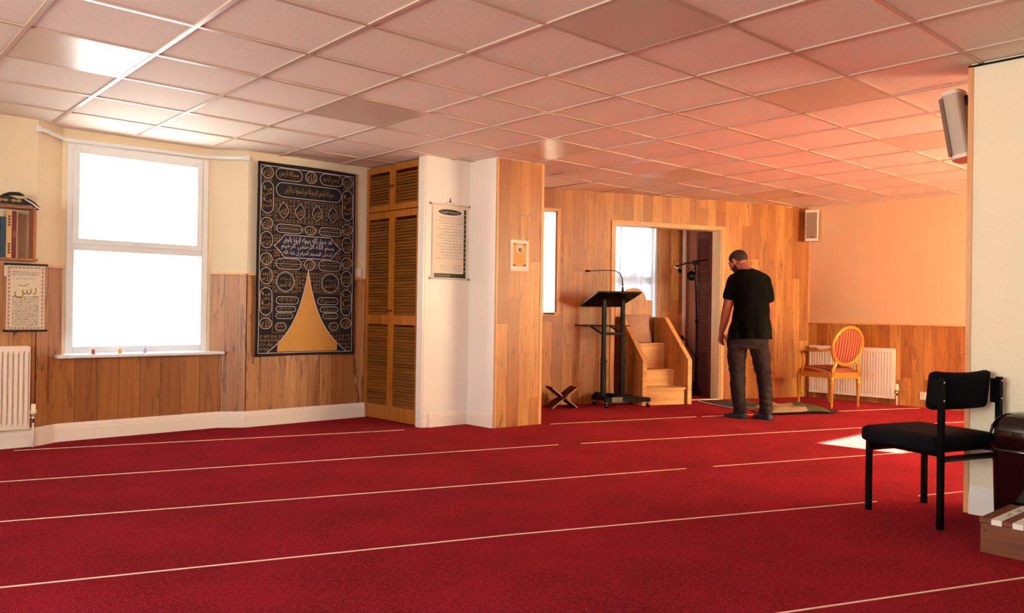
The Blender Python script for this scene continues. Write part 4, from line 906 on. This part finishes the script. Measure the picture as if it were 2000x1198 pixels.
mb = one('black', True); mb.lathe([(0.001, 0), (0.016, 0), (0.016, 0.02), (0.011, 0.026), (0.010, 0.055), (0.001, 0.056)], 12, Tr(0.735, -0.50, 1.251)); mb.build('mount', mi)
mb = one('chrome', True); mb.lathe([(0.001, 0), (0.008, 0), (0.006, 0.03), (0.001, 0.031)], 12, Tr(0.735, -0.50, 1.306)); mb.build('collar', mi)
mb = one('black', True); mb.tube([(0.735, -0.50, 1.33), (0.735, -0.49, 1.40), (0.72, -0.46, 1.465), (0.685, -0.41, 1.495), (0.62, -0.35, 1.50), (0.50, -0.26, 1.495), (0.47, -0.235, 1.493)], [0.008, 0.006, 0.0045, 0.0042, 0.0042, 0.004, 0.004], 8); mb.build('neck', mi)
mb = one('black', True); mb.tube([(0.475, -0.24, 1.493), (0.468, -0.235, 1.493), (0.43, -0.21, 1.492), (0.425, -0.207, 1.492)], [0.005, 0.010, 0.010, 0.005], 10); mb.build('capsule', mi)

# ---- microphone stand in the alcove
ms = thing('microphone_stand', 'tall black boom microphone stand in the dark side of the alcove', 'stand', (A[0], A[1], 0), aB)
sx, sy = 2.255, 0.345
mb = one('black', True); mb.cyl((sx, sy, 0.10), (sx, sy, 0.95), 0.012, 10); mb.cyl((sx, sy, 0.95), (sx-.03, sy, 1.64), 0.009, 10); mb.build('pole', ms)
mb = one('black', True); mb.lathe([(0.001, 0), (0.02, 0), (0.02, 0.05), (0.001, 0.051)], 10, Tr(sx, sy, 0.92)); mb.build('height_clutch', ms)
for a_ in (0.5, 2.6, 4.6):
    mb = one('black', True); mb.tube([(sx, sy, 0.20), (sx+0.10*math.cos(a_)*.5, sy+0.10*math.sin(a_)*.5, 0.12), (sx+0.085*math.cos(a_)*1.2, sy+0.14*math.sin(a_), 0.012)], 0.007, 8); mb.build('leg', ms)
mb = one('black', True); mb.tube([(sx-.33, sy-.02, 1.615), (sx-.18, sy-.01, 1.655), (sx-.03, sy, 1.68), (sx+.07, sy-.10, 1.715)], 0.009, 8); mb.build('boom_arm', ms)
mb = one('black', True); mb.box((sx-.06, sy-.02, 1.645), (sx+.0, sy+.02, 1.70), b=0.006); mb.build('boom_clamp', ms)
mb = one('ink', True); mb.tube([(sx-.34, sy-.02, 1.62), (sx-.36, sy-.02, 1.66), (sx-.32, sy-.02, 1.69), (sx-.24, sy-.02, 1.685), (sx-.16, sy-.01, 1.66)], 0.003, 6); mb.tube([(sx-.05, sy-.015, 1.64), (sx-.02, sy-.02, 1.35), (sx+.02, sy-.02, 1.0), (sx+.015, sy-.02, 0.4), (sx, sy-.02, 0.12)], 0.0035, 6); mb.build('cable', ms)
mc = thing('hand_microphone', 'silver and black microphone clipped to the end of the boom stand', 'microphone', (A[0], A[1], 0), aB)
mb = one('chrome', True); mb.cyl((sx-.35, sy-.02, 1.612), (sx-.28, sy-.02, 1.575), 0.013, 12, r1=0.016); mb.build('handle', mc, label='silver handle')
mb = one('black', True); mb.sphere((sx-.265, sy-.02, 1.562), 0.026, seg=14); mb.build('mesh_head', mc, label='black mesh head')
pf = thing('pop_filter', 'round black pop filter disc hanging on the microphone stand', 'pop filter', (A[0], A[1], 0), aB)
mb = one('black', True); mb.lathe([(0.001, 0), (0.055, 0), (0.06, 0.006), (0.06, 0.014), (0.055, 0.02), (0.001, 0.02)], 24, Tr(sx-.10, sy-.03, 1.505) @ R3('Z', -0.57) @ R3('X', PI/2)); mb.build('disc', pf)
mb = one('black', True); mb.tube([(sx-.10, sy-.02, 1.55), (sx-.05, sy-.01, 1.60), (sx-.03, sy, 1.64)], 0.004, 6); mb.build('stalk', pf)
mb = one('chrome', True); mb.sphere((sx-.11, sy-.05, 1.50), 0.009, seg=8); mb.build('screw', pf, label='shiny centre screw')
m2 = thing('desk_microphone', 'slim black microphone sticking out low behind the pulpit side', 'microphone', (A[0], A[1], 0), aB)
mb = one('black', True); mb.tube([(sx+.02, sy-.03, 0.47), (sx-.06, sy-.03, 0.53), (sx-.20, sy-.03, 0.715)], [0.008, 0.007, 0.006], 8); mb.build('stem', m2)
mb = one('black', True); mb.tube([(sx-.195, sy-.03, 0.71), (sx-.21, sy-.03, 0.73), (sx-.235, sy-.03, 0.76), (sx-.24, sy-.03, 0.765)], [0.008, 0.016, 0.016, 0.008], 10); mb.build('mesh_head', m2)
ab = thing('amplifier_box', 'black box with cables low in the alcove under the stand', 'amplifier', (A[0], A[1], 0), aB)
mb = one('black'); mb.box((2.10, 0.50, 0.0), (2.34, 0.74, 0.17), b=0.006); mb.build('case', ab)
mb = one('greymetal'); mb.box((2.11, 0.497, 0.10), (2.33, 0.501, 0.105)); mb.build('front_strip', ab)
for s_ in (2.15, 2.22, 2.29): mb = one('chrome', True); mb.cyl((s_, 0.50, 0.135), (s_, 0.488, 0.135), 0.010, 10); mb.build('knob', ab)

# ---- folding book stand
rh = thing('book_stand', 'small dark wooden X shaped folding book stand on the carpet by the pillar', 'book stand', (5.40, -0.20, 0), math.radians(-23))
for s_ in (-1, 1):
    mb = one('redwood'); T = Tr(0, 0, 0.112) @ R3('Y', s_*0.64) @ Matrix.Scale(1.19, 4, (1, 0, 0))
    y0, y1 = (-0.10, 0.02) if s_ < 0 else (-0.02, 0.10)
    mb.box((-0.158, -0.10, -0.008), (-0.035, 0.10, 0.008), T, 0.002); mb.box((0.035, -0.10, -0.008), (0.152, 0.10, 0.008), T, 0.002)
    for k in range(3): a_ = -0.10+0.067*k+(0.0 if s_ < 0 else 0.034); mb.box((-0.036, a_, -0.008), (0.036, a_+0.033, 0.008), T)
    mb.use(M['pinkborder']); mb.box((-0.156, -0.102, -0.006), (-0.03, -0.0995, 0.006), T); mb.box((0.03, -0.102, -0.006), (0.15, -0.0995, 0.006), T); mb.build('slat_board', rh)

# ---- gilded armchair
gc = thing('gilded_armchair', 'gilded oval-back armchair with red and gold striped upholstery in front of the radiator', 'armchair', (8.07, -1.90, 0), math.atan2(-0.287, 0.955))
def gleg(x, y):
    mb = one('gold', True); mb.lathe([(0.001, 0), (0.010, 0.0), (0.010, 0.018), (0.001, 0.018)], 12, Tr(x, y, 0)); mb.lathe([(0.001, 0.018), (0.012, 0.018), (0.018, 0.03), (0.012, 0.045), (0.014, 0.055), (0.022, 0.27), (0.027, 0.285), (0.020, 0.295), (0.028, 0.31), (0.028, 0.36), (0.001, 0.36)], 14, Tr(x, y, 0)); mb.build('leg', gc)
for x, y in ((-.245, .235), (.245, .235), (-.205, -.215), (.205, -.215)): gleg(x, y)
mb = one('gold'); mb.prism([(-.205, -.235), (.205, -.235), (.225, -.20), (.27, .20), (.262, .245), (.15, .275), (-.15, .275), (-.262, .245), (-.27, .20), (-.225, -.20)], 0.335, 0.395); mb.build('seat_rail', gc)
mb = MB().use(M['stripe'], True); mb.sheet(lambda u, v: Vector(((u-.5)*(0.42+0.10*v)*1.0, -.215+v*.475, 0.39+0.075*(max(0, 1-(2*u-1)**4)*max(0, 1-(2*v-1)**4))**.5)), 20, 16); mb.build('seat_cushion', gc)
cz, cy = 0.695, -0.245; TL = Tr(0, cy, cz) @ R3('X', 0.16)
mb = one('gold', True); n = 36; mb.tube([(TL @ Vector((0.225*math.cos(2*PI*k/n), 0, 0.215*math.sin(2*PI*k/n)))) for k in range(n+1)], [(0.024, 0.02)]*(n+1), 10, caps=False); mb.build('back_frame', gc)
def padf(u, v, s_):
    r = u; a_ = v*2*PI; return TL @ Vector((0.208*r*math.cos(a_), s_*(0.010+0.022*(1-r*r)), 0.198*r*math.sin(a_)))
mb = MB().use(M['stripe'], True); mb.sheet(lambda u, v: padf(u, 1-v, 1), 6, 32); mb.sheet(lambda u, v: padf(u, v, -0.6), 6, 32); mb.build('back_pad', gc)
for s_ in (-1, 1):
    mb = one('gold', True); mb.tube([(s_*.20, -.215, 0.34), (s_*.195, -.225, 0.43), (s_*.165, -.235, 0.50), (s_*.15, -.232, 0.535)], [(0.022, 0.02), (0.026, 0.018), (0.02, 0.016), (0.016, 0.014)], 10); mb.build('back_post', gc)
    mb = one('gold', True); mb.tube([(s_*.215, -.23, 0.665), (s_*.245, -.12, 0.645), (s_*.28, 0.0, 0.64), (s_*.295, .10, 0.635), (s_*.29, .15, 0.62), (s_*.275, .155, 0.59), (s_*.27, .13, 0.53), (s_*.268, .16, 0.44), (s_*.265, .17, 0.37)], [.014, .013, .014, .018, .018, .015, .013, .015, .018], 10); ar_ = mb.build('arm', gc)
    mb = one('stripe', True); mb.tube([(s_*.262, -.06, 0.655), (s_*.275, -.02, 0.662), (s_*.285, .03, 0.66), (s_*.29, .07, 0.65)], [(.008, .012), (.014, .018), (.014, .018), (.008, .012)], 10); mb.build('arm_pad', ar_)

# ---- black chair
bc = thing('stacking_chair', 'black metal framed chair with dark padded seat and backrest near the wall pier', 'chair', (3.655, -4.655, 0), math.atan2(-0.30, 0.953))
def sq(p, q, r=0.0125): mb = one('black'); mb.tube([p, q], r*1.414, 4, ref=(1, 1, 0)); return mb
FX, FY, BY = 0.215, 0.215, -0.215
for s_ in (-1, 1):
    sq((s_*FX, FY, 0), (s_*FX, FY, 0.40)).build('front_leg', bc)
    sq((s_*FX, BY, 0), (s_*FX, BY, 0.745)).build('rear_leg', bc)
    sq((s_*FX, FY, 0.372), (s_*FX, BY, 0.372), 0.011).build('side_rail', bc)
sq((-FX, FY, 0.335), (FX, FY, 0.335), 0.011).build('front_rail', bc); sq((-FX, BY, 0.345), (FX, BY, 0.345), 0.011).build('rear_rail', bc)
def rounded(mb, c, h, r, fn=None, cuts=14):
    bm = bmesh.new(); bmesh.ops.create_cube(bm, size=2); bmesh.ops.subdivide_edges(bm, edges=list(bm.edges), cuts=cuts, use_grid_fill=True)
    for v in bm.verts:
        p = Vector((v.co.x*h[0], v.co.y*h[1], v.co.z*h[2])); q = Vector([max(-(h[k]-r), min(h[k]-r, p[k])) for k in range(3)]); d = p-q
        if d.length > 1e-9: p = q+d.normalized()*min(r, d.length) if d.length > r else p
        if fn: p = fn(p)
        v.co = p+Vector(c)
    return mb.bm(bm)
mb = MB().use(M['blackcloth'], True); rounded(mb, (0, 0.035, 0.410), (0.235, 0.232, 0.044), 0.030, lambda p: p+Vector((0, 0, 0.012*(1-(p.x/.235)**2)*(1-(p.y/.232)**2)*(1 if p.z > 0 else 0)))); mb.build('seat', bc)
mb = MB().use(M['blackcloth'], True); rounded(mb, (0.006, BY+0.052, 0.674), (0.210, 0.031, 0.094), 0.026, lambda p: p+Vector((0, 0.022*((p.x/.206)**2)-0.12*p.z, 0.010*(p.x/.206)**2*(1 if p.z > 0 else 0)))); mb.build('backrest', bc)
for s_ in (-1, 1):
    mb = one('black'); mb.box((s_*FX-.006, BY+.008, 0.61), (s_*FX+.006, BY+.045, 0.735), b=0.002); br = mb.build('bracket', bc)
    for z in (0.635, 0.725): mb = one('chrome', True); mb.sphere((s_*(FX), BY-.014, z), 0.006, seg=8); mb.build('bolt', br)

# ---- pedal bin
bn = thing('waste_bin', 'black glossy bin with a domed lid against the wall pier', 'bin', (3.675, -5.095, 0), 0)
def sqr(hx, z, k=0.35, n=28):
    out = []
    for i in range(n):
        a_ = 2*PI*i/n; c, s_ = math.cos(a_), math.sin(a_)
        out.append(Vector((math.copysign(abs(c)**k, c)*hx, math.copysign(abs(s_)**k, s_)*hx*1.05, z)))
    return out
mb = one('blackgloss', True); mb.loft([sqr(.118, 0.0), sqr(.120, 0.01), sqr(.130, 0.40), sqr(.131, 0.415)]); mb.build('bin_body', bn)
mb = one('blackgloss', True); mb.loft([sqr(.132, 0.415), sqr(.140, 0.42), sqr(.142, 0.48), sqr(.136, 0.52), sqr(.118, 0.556, .42), sqr(.085, 0.578, .5), sqr(.04, 0.587, .6), sqr(.008, 0.588, .8)]); ld = mb.build('lid', bn)
mb = one('blackgloss', True); mb.box((-0.146, -0.09, 0.43), (-0.136, 0.04, 0.50), b=0.006); mb.build('flap', ld)

# ---- wooden box
bx = thing('wooden_box', 'worn brown wooden box with white lettered tape in front of the black bin', 'box', (3.135, -5.055, 0), -0.02)
mb = one('brownbox'); mb.box((0, -0.46, 0), (0.39, 0, 0.132), b=0.003); mb.build('box_body', bx)
mb = one('brownbox'); mb.box((-0.004, -0.464, 0.134), (0.394, 0.004, 0.155), b=0.003); lid = mb.build('box_lid', bx)
for y0 in (-0.088, -0.172):
    mb = one('tape'); mb.box((0.0, y0, 0.155), (0.394, y0+.042, 0.1562)); mb.box((-0.0055, y0, 0.132), (-0.004, y0+.042, 0.1562)); mb.box((-0.0055, y0, 0.155), (0.0, y0+.042, 0.1562)); mb.build('tape_strip', lid, label='white paper tape strip with handwriting')
for y0, wds in ((-0.088, (('لقن', .10, .18), ('قد', .23, .29))), (-0.172, (('لله', .12, .20),))):
    F = Flat(lambda u, v, y0=y0: Vector((u, y0+v, 0.1568))); F.use('ink')
    for tx, a_, b_ in wds:
        vs, fs, asp = text2d(tx); F.mb.add([F.P(a_+x*(b_-a_), 0.008+y*0.026) for x, y in vs], fs)
    F.build('handwriting', lid)
for y in (-0.02, -0.44): mb = one('ink', True); mb.sphere((-0.0005, y, 0.10), 0.004, seg=8); mb.build('nail', bx)

# ---- rugs on the floor
r1 = thing('prayer_mat', 'flat dark brown prayer mat lying in front of the wall opening', 'mat', (0, 0, 0), 0)
q4 = [Vector((7.10, -0.78, 0)), Vector((6.80, -1.52, 0)), Vector((7.42, -1.78, 0)), Vector((7.68, -1.02, 0))]
def bil(u, v, z=0): p = q4[0]*(1-u)*(1-v)+q4[1]*u*(1-v)+q4[2]*u*v+q4[3]*(1-u)*v; return Vector((p.x, p.y, z))
mb = one('rugdark', True); mb.sheet(lambda u, v: bil(u, 1-v, 0.010+0.006*math.sin(u*7)*math.sin(v*5)), 20, 14); mb.build('pile', r1)
mb = one('rugband', True)
for v0, v1 in ((0.03, 0.06), (0.94, 0.97), (0.22, 0.27), (0.73, 0.78)): mb.sheet(lambda u, v: bil(0.04+u*.92, v1-v*(v1-v0), 0.013+0.006*math.sin((0.04+u*.92)*7)*math.sin((1-v1+v*(v1-v0))*5)), 14, 2)
mb.sheet(lambda u, v: bil(0.8+u*.12, 1-v, 0.013+0.006*math.sin((0.8+u*.12)*7)*math.sin(v*5)), 3, 14); mb.build('woven_band', r1)
mb = one('cord', True); mb.tube([bil(k/10, -0.005, 0.010) for k in range(11)], 0.006, 6); mb.build('bound_edge', r1)
r2_ = thing('crumpled_rug', 'crumpled beige and moss green rug in a heap behind the standing man', 'rug', (7.14, -1.93, 0), math.radians(-28))
def crum(u, v):
    x = (u-.5)*0.80; y = (v-.5)*0.40; z = 0.014+0.045*math.exp(-((u-.3)/.2)**2)*(0.6+.4*math.sin(v*9))+0.05*math.exp(-((u-.68)/.16)**2)*(0.7+.3*math.sin(v*7+2))+0.026*(1+noise.noise(Vector((x*11, y*15, 1.3))))
    e_ = min(u, 1-u, v, 1-v); return Vector((x+0.03*noise.noise(Vector((y*9, 3, x*4))), y+0.04*noise.noise(Vector((x*7, y*5, 5))), z*min(1, 0.25+e_*9)))
me_ = MB(); me_.use(M['rugbeige'], True); me_.sheet(lambda u, v: crum(u*.58, v), 30, 22); me_.build('beige_end', r2_, label='beige part')
me_ = MB(); me_.use(M['ruggreen'], True); me_.sheet(lambda u, v: crum(.58+u*.42, v), 22, 22); me_.build('green_end', r2_, label='moss green part')
fr_ = MB().use(M['fringe'], True); r6 = random.Random(6)
for k in range(60):
    v = k/59; p = crum(1.0, v); fr_.tube([p+Vector((-.004, 0, .004)), p+Vector((.03, r6.uniform(-.01, .01), .012)), p+Vector((.07+r6.uniform(0, .02), r6.uniform(-.015, .015), .005))], 0.004, 5)
for k in range(70):
    u = k/69; p = crum(u, 0.0); fr_.tube([p+Vector((0, .004, .006)), p+Vector((r6.uniform(-.01, .01), -.018, .010)), p+Vector((r6.uniform(-.012, .012), -.04, .004))], 0.004, 5)
fr_.build('fringe', r2_, label='dark fringe')

# ================================================================== THE MAN
ray = Vector((0.850, 0.526)); yaw_m = math.atan2(-ray.x, ray.y)       # local +y looks away from the camera
mn = thing('person', 'man in black t-shirt and charcoal jeans standing with head bowed, seen from behind', 'person', (6.279, -1.941, 0), yaw_m)
body = MB().use(M['skin'], True)
def ell(c, a, b, ang=0.0, n=16, tilt=0.0):
    return [Vector((c[0]+a*math.cos(2*PI*k/n)*math.cos(ang)-b*math.sin(2*PI*k/n)*math.sin(ang), c[1]+a*math.cos(2*PI*k/n)*math.sin(ang)+b*math.sin(2*PI*k/n)*math.cos(ang), c[2]+tilt*b*math.sin(2*PI*k/n))) for k in range(n)]
# torso, pelvis and legs under the clothes
body.loft([ell(c, a, b) for c, a, b in [((.005, .0, .70), .11, .085), ((-.005, 0, .80), .155, .10), ((-.0, .0, .92), .155, .10), ((.0, .005, 1.05), .14, .095), ((.0, .0, 1.2), .165, .11), ((0, 0, 1.33), .175, .11), ((-.005, .01, 1.42), .15, .085), ((-.02, .02, 1.47), .08, .07)]])
LEG = [[(-.105, .0, .84), (-.115, .0, .72), (-.115, .015, .58), (-.105, .02, .45), (-.100, -.005, .30), (-.085, -.02, .15), (-.075, -.015, .06)], [(.080, .0, .84), (.10, .0, .72), (.125, .02, .58), (.145, .03, .45), (.165, .005, .30), (.17, -.015, .15), (.172, -.015, .06)]]
for l in LEG: body.tube(l, [.085, .085, .07, .055, .052, .042, .038], 12)
# neck and head
HC = Vector((-.115, .055, 1.575))
HT = Tr(*HC) @ R3('Z', math.radians(52)) @ R3('X', math.radians(-30))      # face (+y) turned to the left, chin down
body.tube([(-.015, .01, 1.42), (-.035, .025, 1.475), (-.065, .04, 1.53), (-.085, .045, 1.56)], [.075, .066, .06, .058], 14)
hm = MB().use(M['skin'], True)
hm.sphere((0, -.012, .02), .092, sc=(.86, 1.08, .95), seg=24)
hm.sphere((0, .03, -.05), .070, sc=(.88, .88, .95), seg=20); hm.sphere((0, .058, -.088), .032, sc=(1.0, .8, .7), seg=12)
hm.tube([(0, .085, .012), (0, .097, -.008), (0, .110, -.032), (0, .098, -.042)], [.008, .010, .014, .010], 10)
hm.sphere((0, .082, .018), .022, sc=(2.2, .7, .45), seg=12); hm.sphere((0, .086, -.066), .016, sc=(1.5, .6, .55), seg=12)
for s_ in (-1, 1):
    hm.tube([(s_*.074, .000, -.034), (s_*.079, -.004, -.022), (s_*.084, -.010, -.004), (s_*.084, -.009, .010), (s_*.078, -.001, .013)], [(.008, .006), (.011, .007), (.014, .007), (.012, .007), (.006, .005)], 10)
    hm.sphere((s_*.05, .05, -.02), .03, seg=12)
for v, f in ((hm.v, hm.f),): body.add([HT @ p for p in v], f)
# arms and hands
ARM = {'l': ([(-.140, .01, 1.385), (-.168, .0, 1.32), (-.190, -.005, 1.22), (-.215, .0, 1.10), (-.235, .025, .99), (-.262, .05, .88), (-.268, .055, .855)], [.062, .062, .052, .046, .044, .031, .028]),
       'r': ([(.135, .01, 1.37), (.158, .0, 1.30), (.172, .005, 1.20), (.180, .03, 1.09), (.182, .075, .985), (.178, .11, .885), (.176, .115, .862)], [.062, .060, .050, .045, .043, .031, .028])}
for k_, (p, r) in ARM.items(): body.tube(p, r, 14)
def hand(w, dz, inward, fwd):
    """w wrist point; fingers hang down and curl; inward = towards the leg, fwd = knuckle row direction"""
    w = Vector(w); d = Vector(dz).normalized(); f = Vector(fwd).normalized(); i_ = Vector(inward).normalized()
    rings = []
    for k, (a, b) in ((0, (.026, .019)), (.03, (.034, .017)), (.06, (.041, .016)), (.085, (.041, .014))): rings.append([w+d*k+f*math.cos(2*PI*q/12)*a+i_*math.sin(2*PI*q/12)*b for q in range(12)])
    body.loft(rings)
    for off, ln, cu in ((-.030, .066, .9), (-.010, .078, 1.0), (.011, .074, 1.1), (.030, .058, 1.2)):
        p0 = w+d*.078+f*off; l = ln/3; p1 = p0+(d*math.cos(.25*cu)+i_*math.sin(.25*cu))*l*1.25; p2 = p1+(d*math.cos(.75*cu)+i_*math.sin(.75*cu))*l; p3 = p2+(d*math.cos(1.25*cu)+i_*math.sin(1.25*cu))*l*.8
        body.tube([p0-d*.012, p0, p1, p2, p3], [.0095, .0095, .009, .0082, .0062], 8)
    q0 = w+d*.025-f*.028+i_*.006; q1 = q0+(d*.8-f*.55+i_*.25).normalized()*.034; q2 = q1+(d*.95+f*.05+i_*.35).normalized()*.03; q3 = q2+(d*.9+f*.2+i_*.35).normalized()*.02
    body.tube([q0, q1, q2, q3], [.014, .011, .0095, .007], 8)
hand((-.268, .056, .856), (-.06, .03, -1), (.75, -.55, 0), (-.55, -.75, 0)); hand((.176, .116, .862), (.0, .05, -1), (-.9, -.2, 0), (-.2, .95, 0))
bo = put('body', melt(body, 0.0055, 'body', [M['skin']], 4), mn)
# hair: a close-cropped cap over the skull, stubble on the jaw
def lerp_tab(t_, tab):
    for (a_, b_), (c_, d_) in zip(tab, tab[1:]):
        if t_ <= c_: k = max(0, (t_-a_)/(c_-a_)); return b_+(d_-b_)*k
    return tab[-1][1]
def cap(rad, sc, off, f, mat):
    bmh = bmesh.new(); bmesh.ops.create_uvsphere(bmh, u_segments=56, v_segments=40, radius=rad)
    for v in bmh.verts:
        p = Vector((v.co.x*sc[0], v.co.y*sc[1], v.co.z*sc[2])); q = p+Vector(off); d = f(q); k = max(0.0, min(1.0, (0.004-d)/0.028)); v.co = p*(1-0.28*k)+Vector(off)
    return MB().use(M[mat], True).bm(bmh, HT)
HL = [(-.12, -.040), (-.05, -.036), (-.035, -.012), (-.02, .008), (0.0, .010), (.012, -.012), (.024, -.012), (.034, .022), (.05, .045), (.075, .058), (.12, .062)]
cap(.0945, (.868, 1.08, .955), (0, -.013, .021), lambda c: c.z-lerp_tab(c.y, HL), 'hair').build('hair', mn)
BL = [(-.01, -.2), (.0, -.030), (.02, -.035), (.05, -.052), (.08, -.058), (.11, -.060)]
bd = cap(.0715, (.885, .885, .955), (0, .0305, -.051), lambda c: min(c.y, lerp_tab(c.y, BL)-c.z), 'hair')
bd.sphere((0, .062, -.092), .032, HT, 12, (1.0, .8, .7)); bd.build('beard', mn)
eb = MB().use(M['hair'], True)
for s_ in (-1, 1): eb.tube([HT @ Vector(p) for p in ((s_*.014, .092, .027), (s_*.03, .088, .031), (s_*.046, .076, .027))], [.004, .005, .003], 6)
eb.build('eyebrows', mn)
ey = MB().use(M['capwhite'], True)
for s_ in (-1, 1): ey.sphere((s_*.031, .078, .008), .0095, HT, 10)
ey.use(M['ink'], True)
for s_ in (-1, 1): ey.sphere((s_*.031, .0845, .006), .0045, HT, 8)
ey.build('eyes', mn)
# t-shirt
ts = MB().use(M['tee'], True)
ts.loft([ell(c, a, b, an) for c, a, b, an in [((.010, .0, .795), .222, .158, 0), ((.010, .0, .83), .217, .154, 0), ((.012, .0, .92), .202, .140, 0), ((.020, .0, 1.02), .182, .125, 0), ((.020, .0, 1.13), .176, .128, 0), ((.015, .0, 1.24), .188, .132, 0), ((.008, .0, 1.33), .196, .13, 0), ((-.002, .005, 1.40), .178, .115, 0), ((-.012, .01, 1.455), .125, .095, 0), ((-.022, .018, 1.492), .078, .078, 0)]])
for k_, ex in (('l', -1), ('r', 1)):
    p, r = ARM[k_]; p = [Vector(q) for q in p]
    ts.tube([Vector((ex*.10, .01, 1.405)), p[0]+Vector((0, 0, .005)), p[1], p[2]+(p[2]-p[1])*.05, p[2]+(p[3]-p[2])*.28], [.068, .072, .070, .066, .067], 16)
for ex in (-1, 1): ts.tube([Vector((-.022, .018, 1.455)), Vector((ex*.07-.012, .014, 1.42)), Vector((ex*.135-.005, .01, 1.375))], [.062, .068, .070], 14)
tm = melt(ts, 0.007, 'tshirt', [M['tee']], 14)
for v in tm.vertices:      # soft folds, longer hem at the sides
    c = v.co; k = max(0, min(1, (1.15-c.z)/.35)); c.y += k*0.012*math.sin(c.x*45+c.z*6); c.x += 0.004*math.sin(c.z*38+c.x*20)
    if c.z < .84: c.z += 0.010*math.sin(c.x*9+1.0)
put('t_shirt', tm, mn)
# jeans
je = MB().use(M['jeans'], True)
je.loft([ell(c, a, b) for c, a, b in [((-.005, 0, .70), .165, .115), ((-.005, -.005, .78), .180, .128), ((.0, -.002, .86), .178, .12), ((.0, 0, .93), .165, .11)]])
for l, rr2 in zip(LEG, ([.104, .100, .088, .077, .072, .064, .066], [.104, .098, .085, .074, .068, .063, .066])):
    pts = [Vector(p) for p in l]; pts[-1] = Vector((pts[-1].x, pts[-1].y, .055)); je.tube(pts, rr2, 16)
jm = melt(je, 0.007, 'jeans', [M['jeans']], 4)
for v in jm.vertices:
    c = v.co
    if c.z < .80:
        q = Vector((c.x*9, c.y*9, c.z*(24 if c.z < .5 else 14))); k = 0.010*noise.noise(q)+0.005*noise.noise(q*2.3)
        c.x += k; c.y += 0.012*noise.noise(q+Vector((7, 3, 1)))
put('jeans', jm, mn)
# shoes: flat soft shoes turned to the left of the view
def shoe(x, y, ang, L_=0.255):
    mb = MB().use(M['shoe'], True); T = Tr(x, y, 0) @ R3('Z', ang)
    rings = []
    for k, (t_, w_, h_) in enumerate([(-.065, .018, .035), (-.055, .034, .06), (-.02, .040, .082), (.03, .040, .080), (.07, .043, .058), (.12, .047, .044), (.16, .040, .036), (.185, .020, .026)]):
        rings.append([Vector((w_*math.cos(a_), t_, max(0.0, h_/2+h_/2*math.sin(a_)*1.0) if math.sin(a_) > -.3 else 0.0)) for a_ in [2*PI*q/14 for q in range(14)]])
    mb.loft(rings, T); o = mb.build('shoe', mn)
    s2 = one('ink'); s2.loft([[Vector((sx_*w_, t_, z_)) for sx_, z_ in ((-1, .0), (1, .0), (1, .012), (-1, .012))] for t_, w_ in [(-.068, .022), (-.05, .037), (.0, .042), (.07, .045), (.13, .048), (.175, .034), (.19, .016)]], T); s2.build('sole', o)
shoe(-.068, -.012, math.radians(55)); shoe(.178, -.012, math.radians(40))
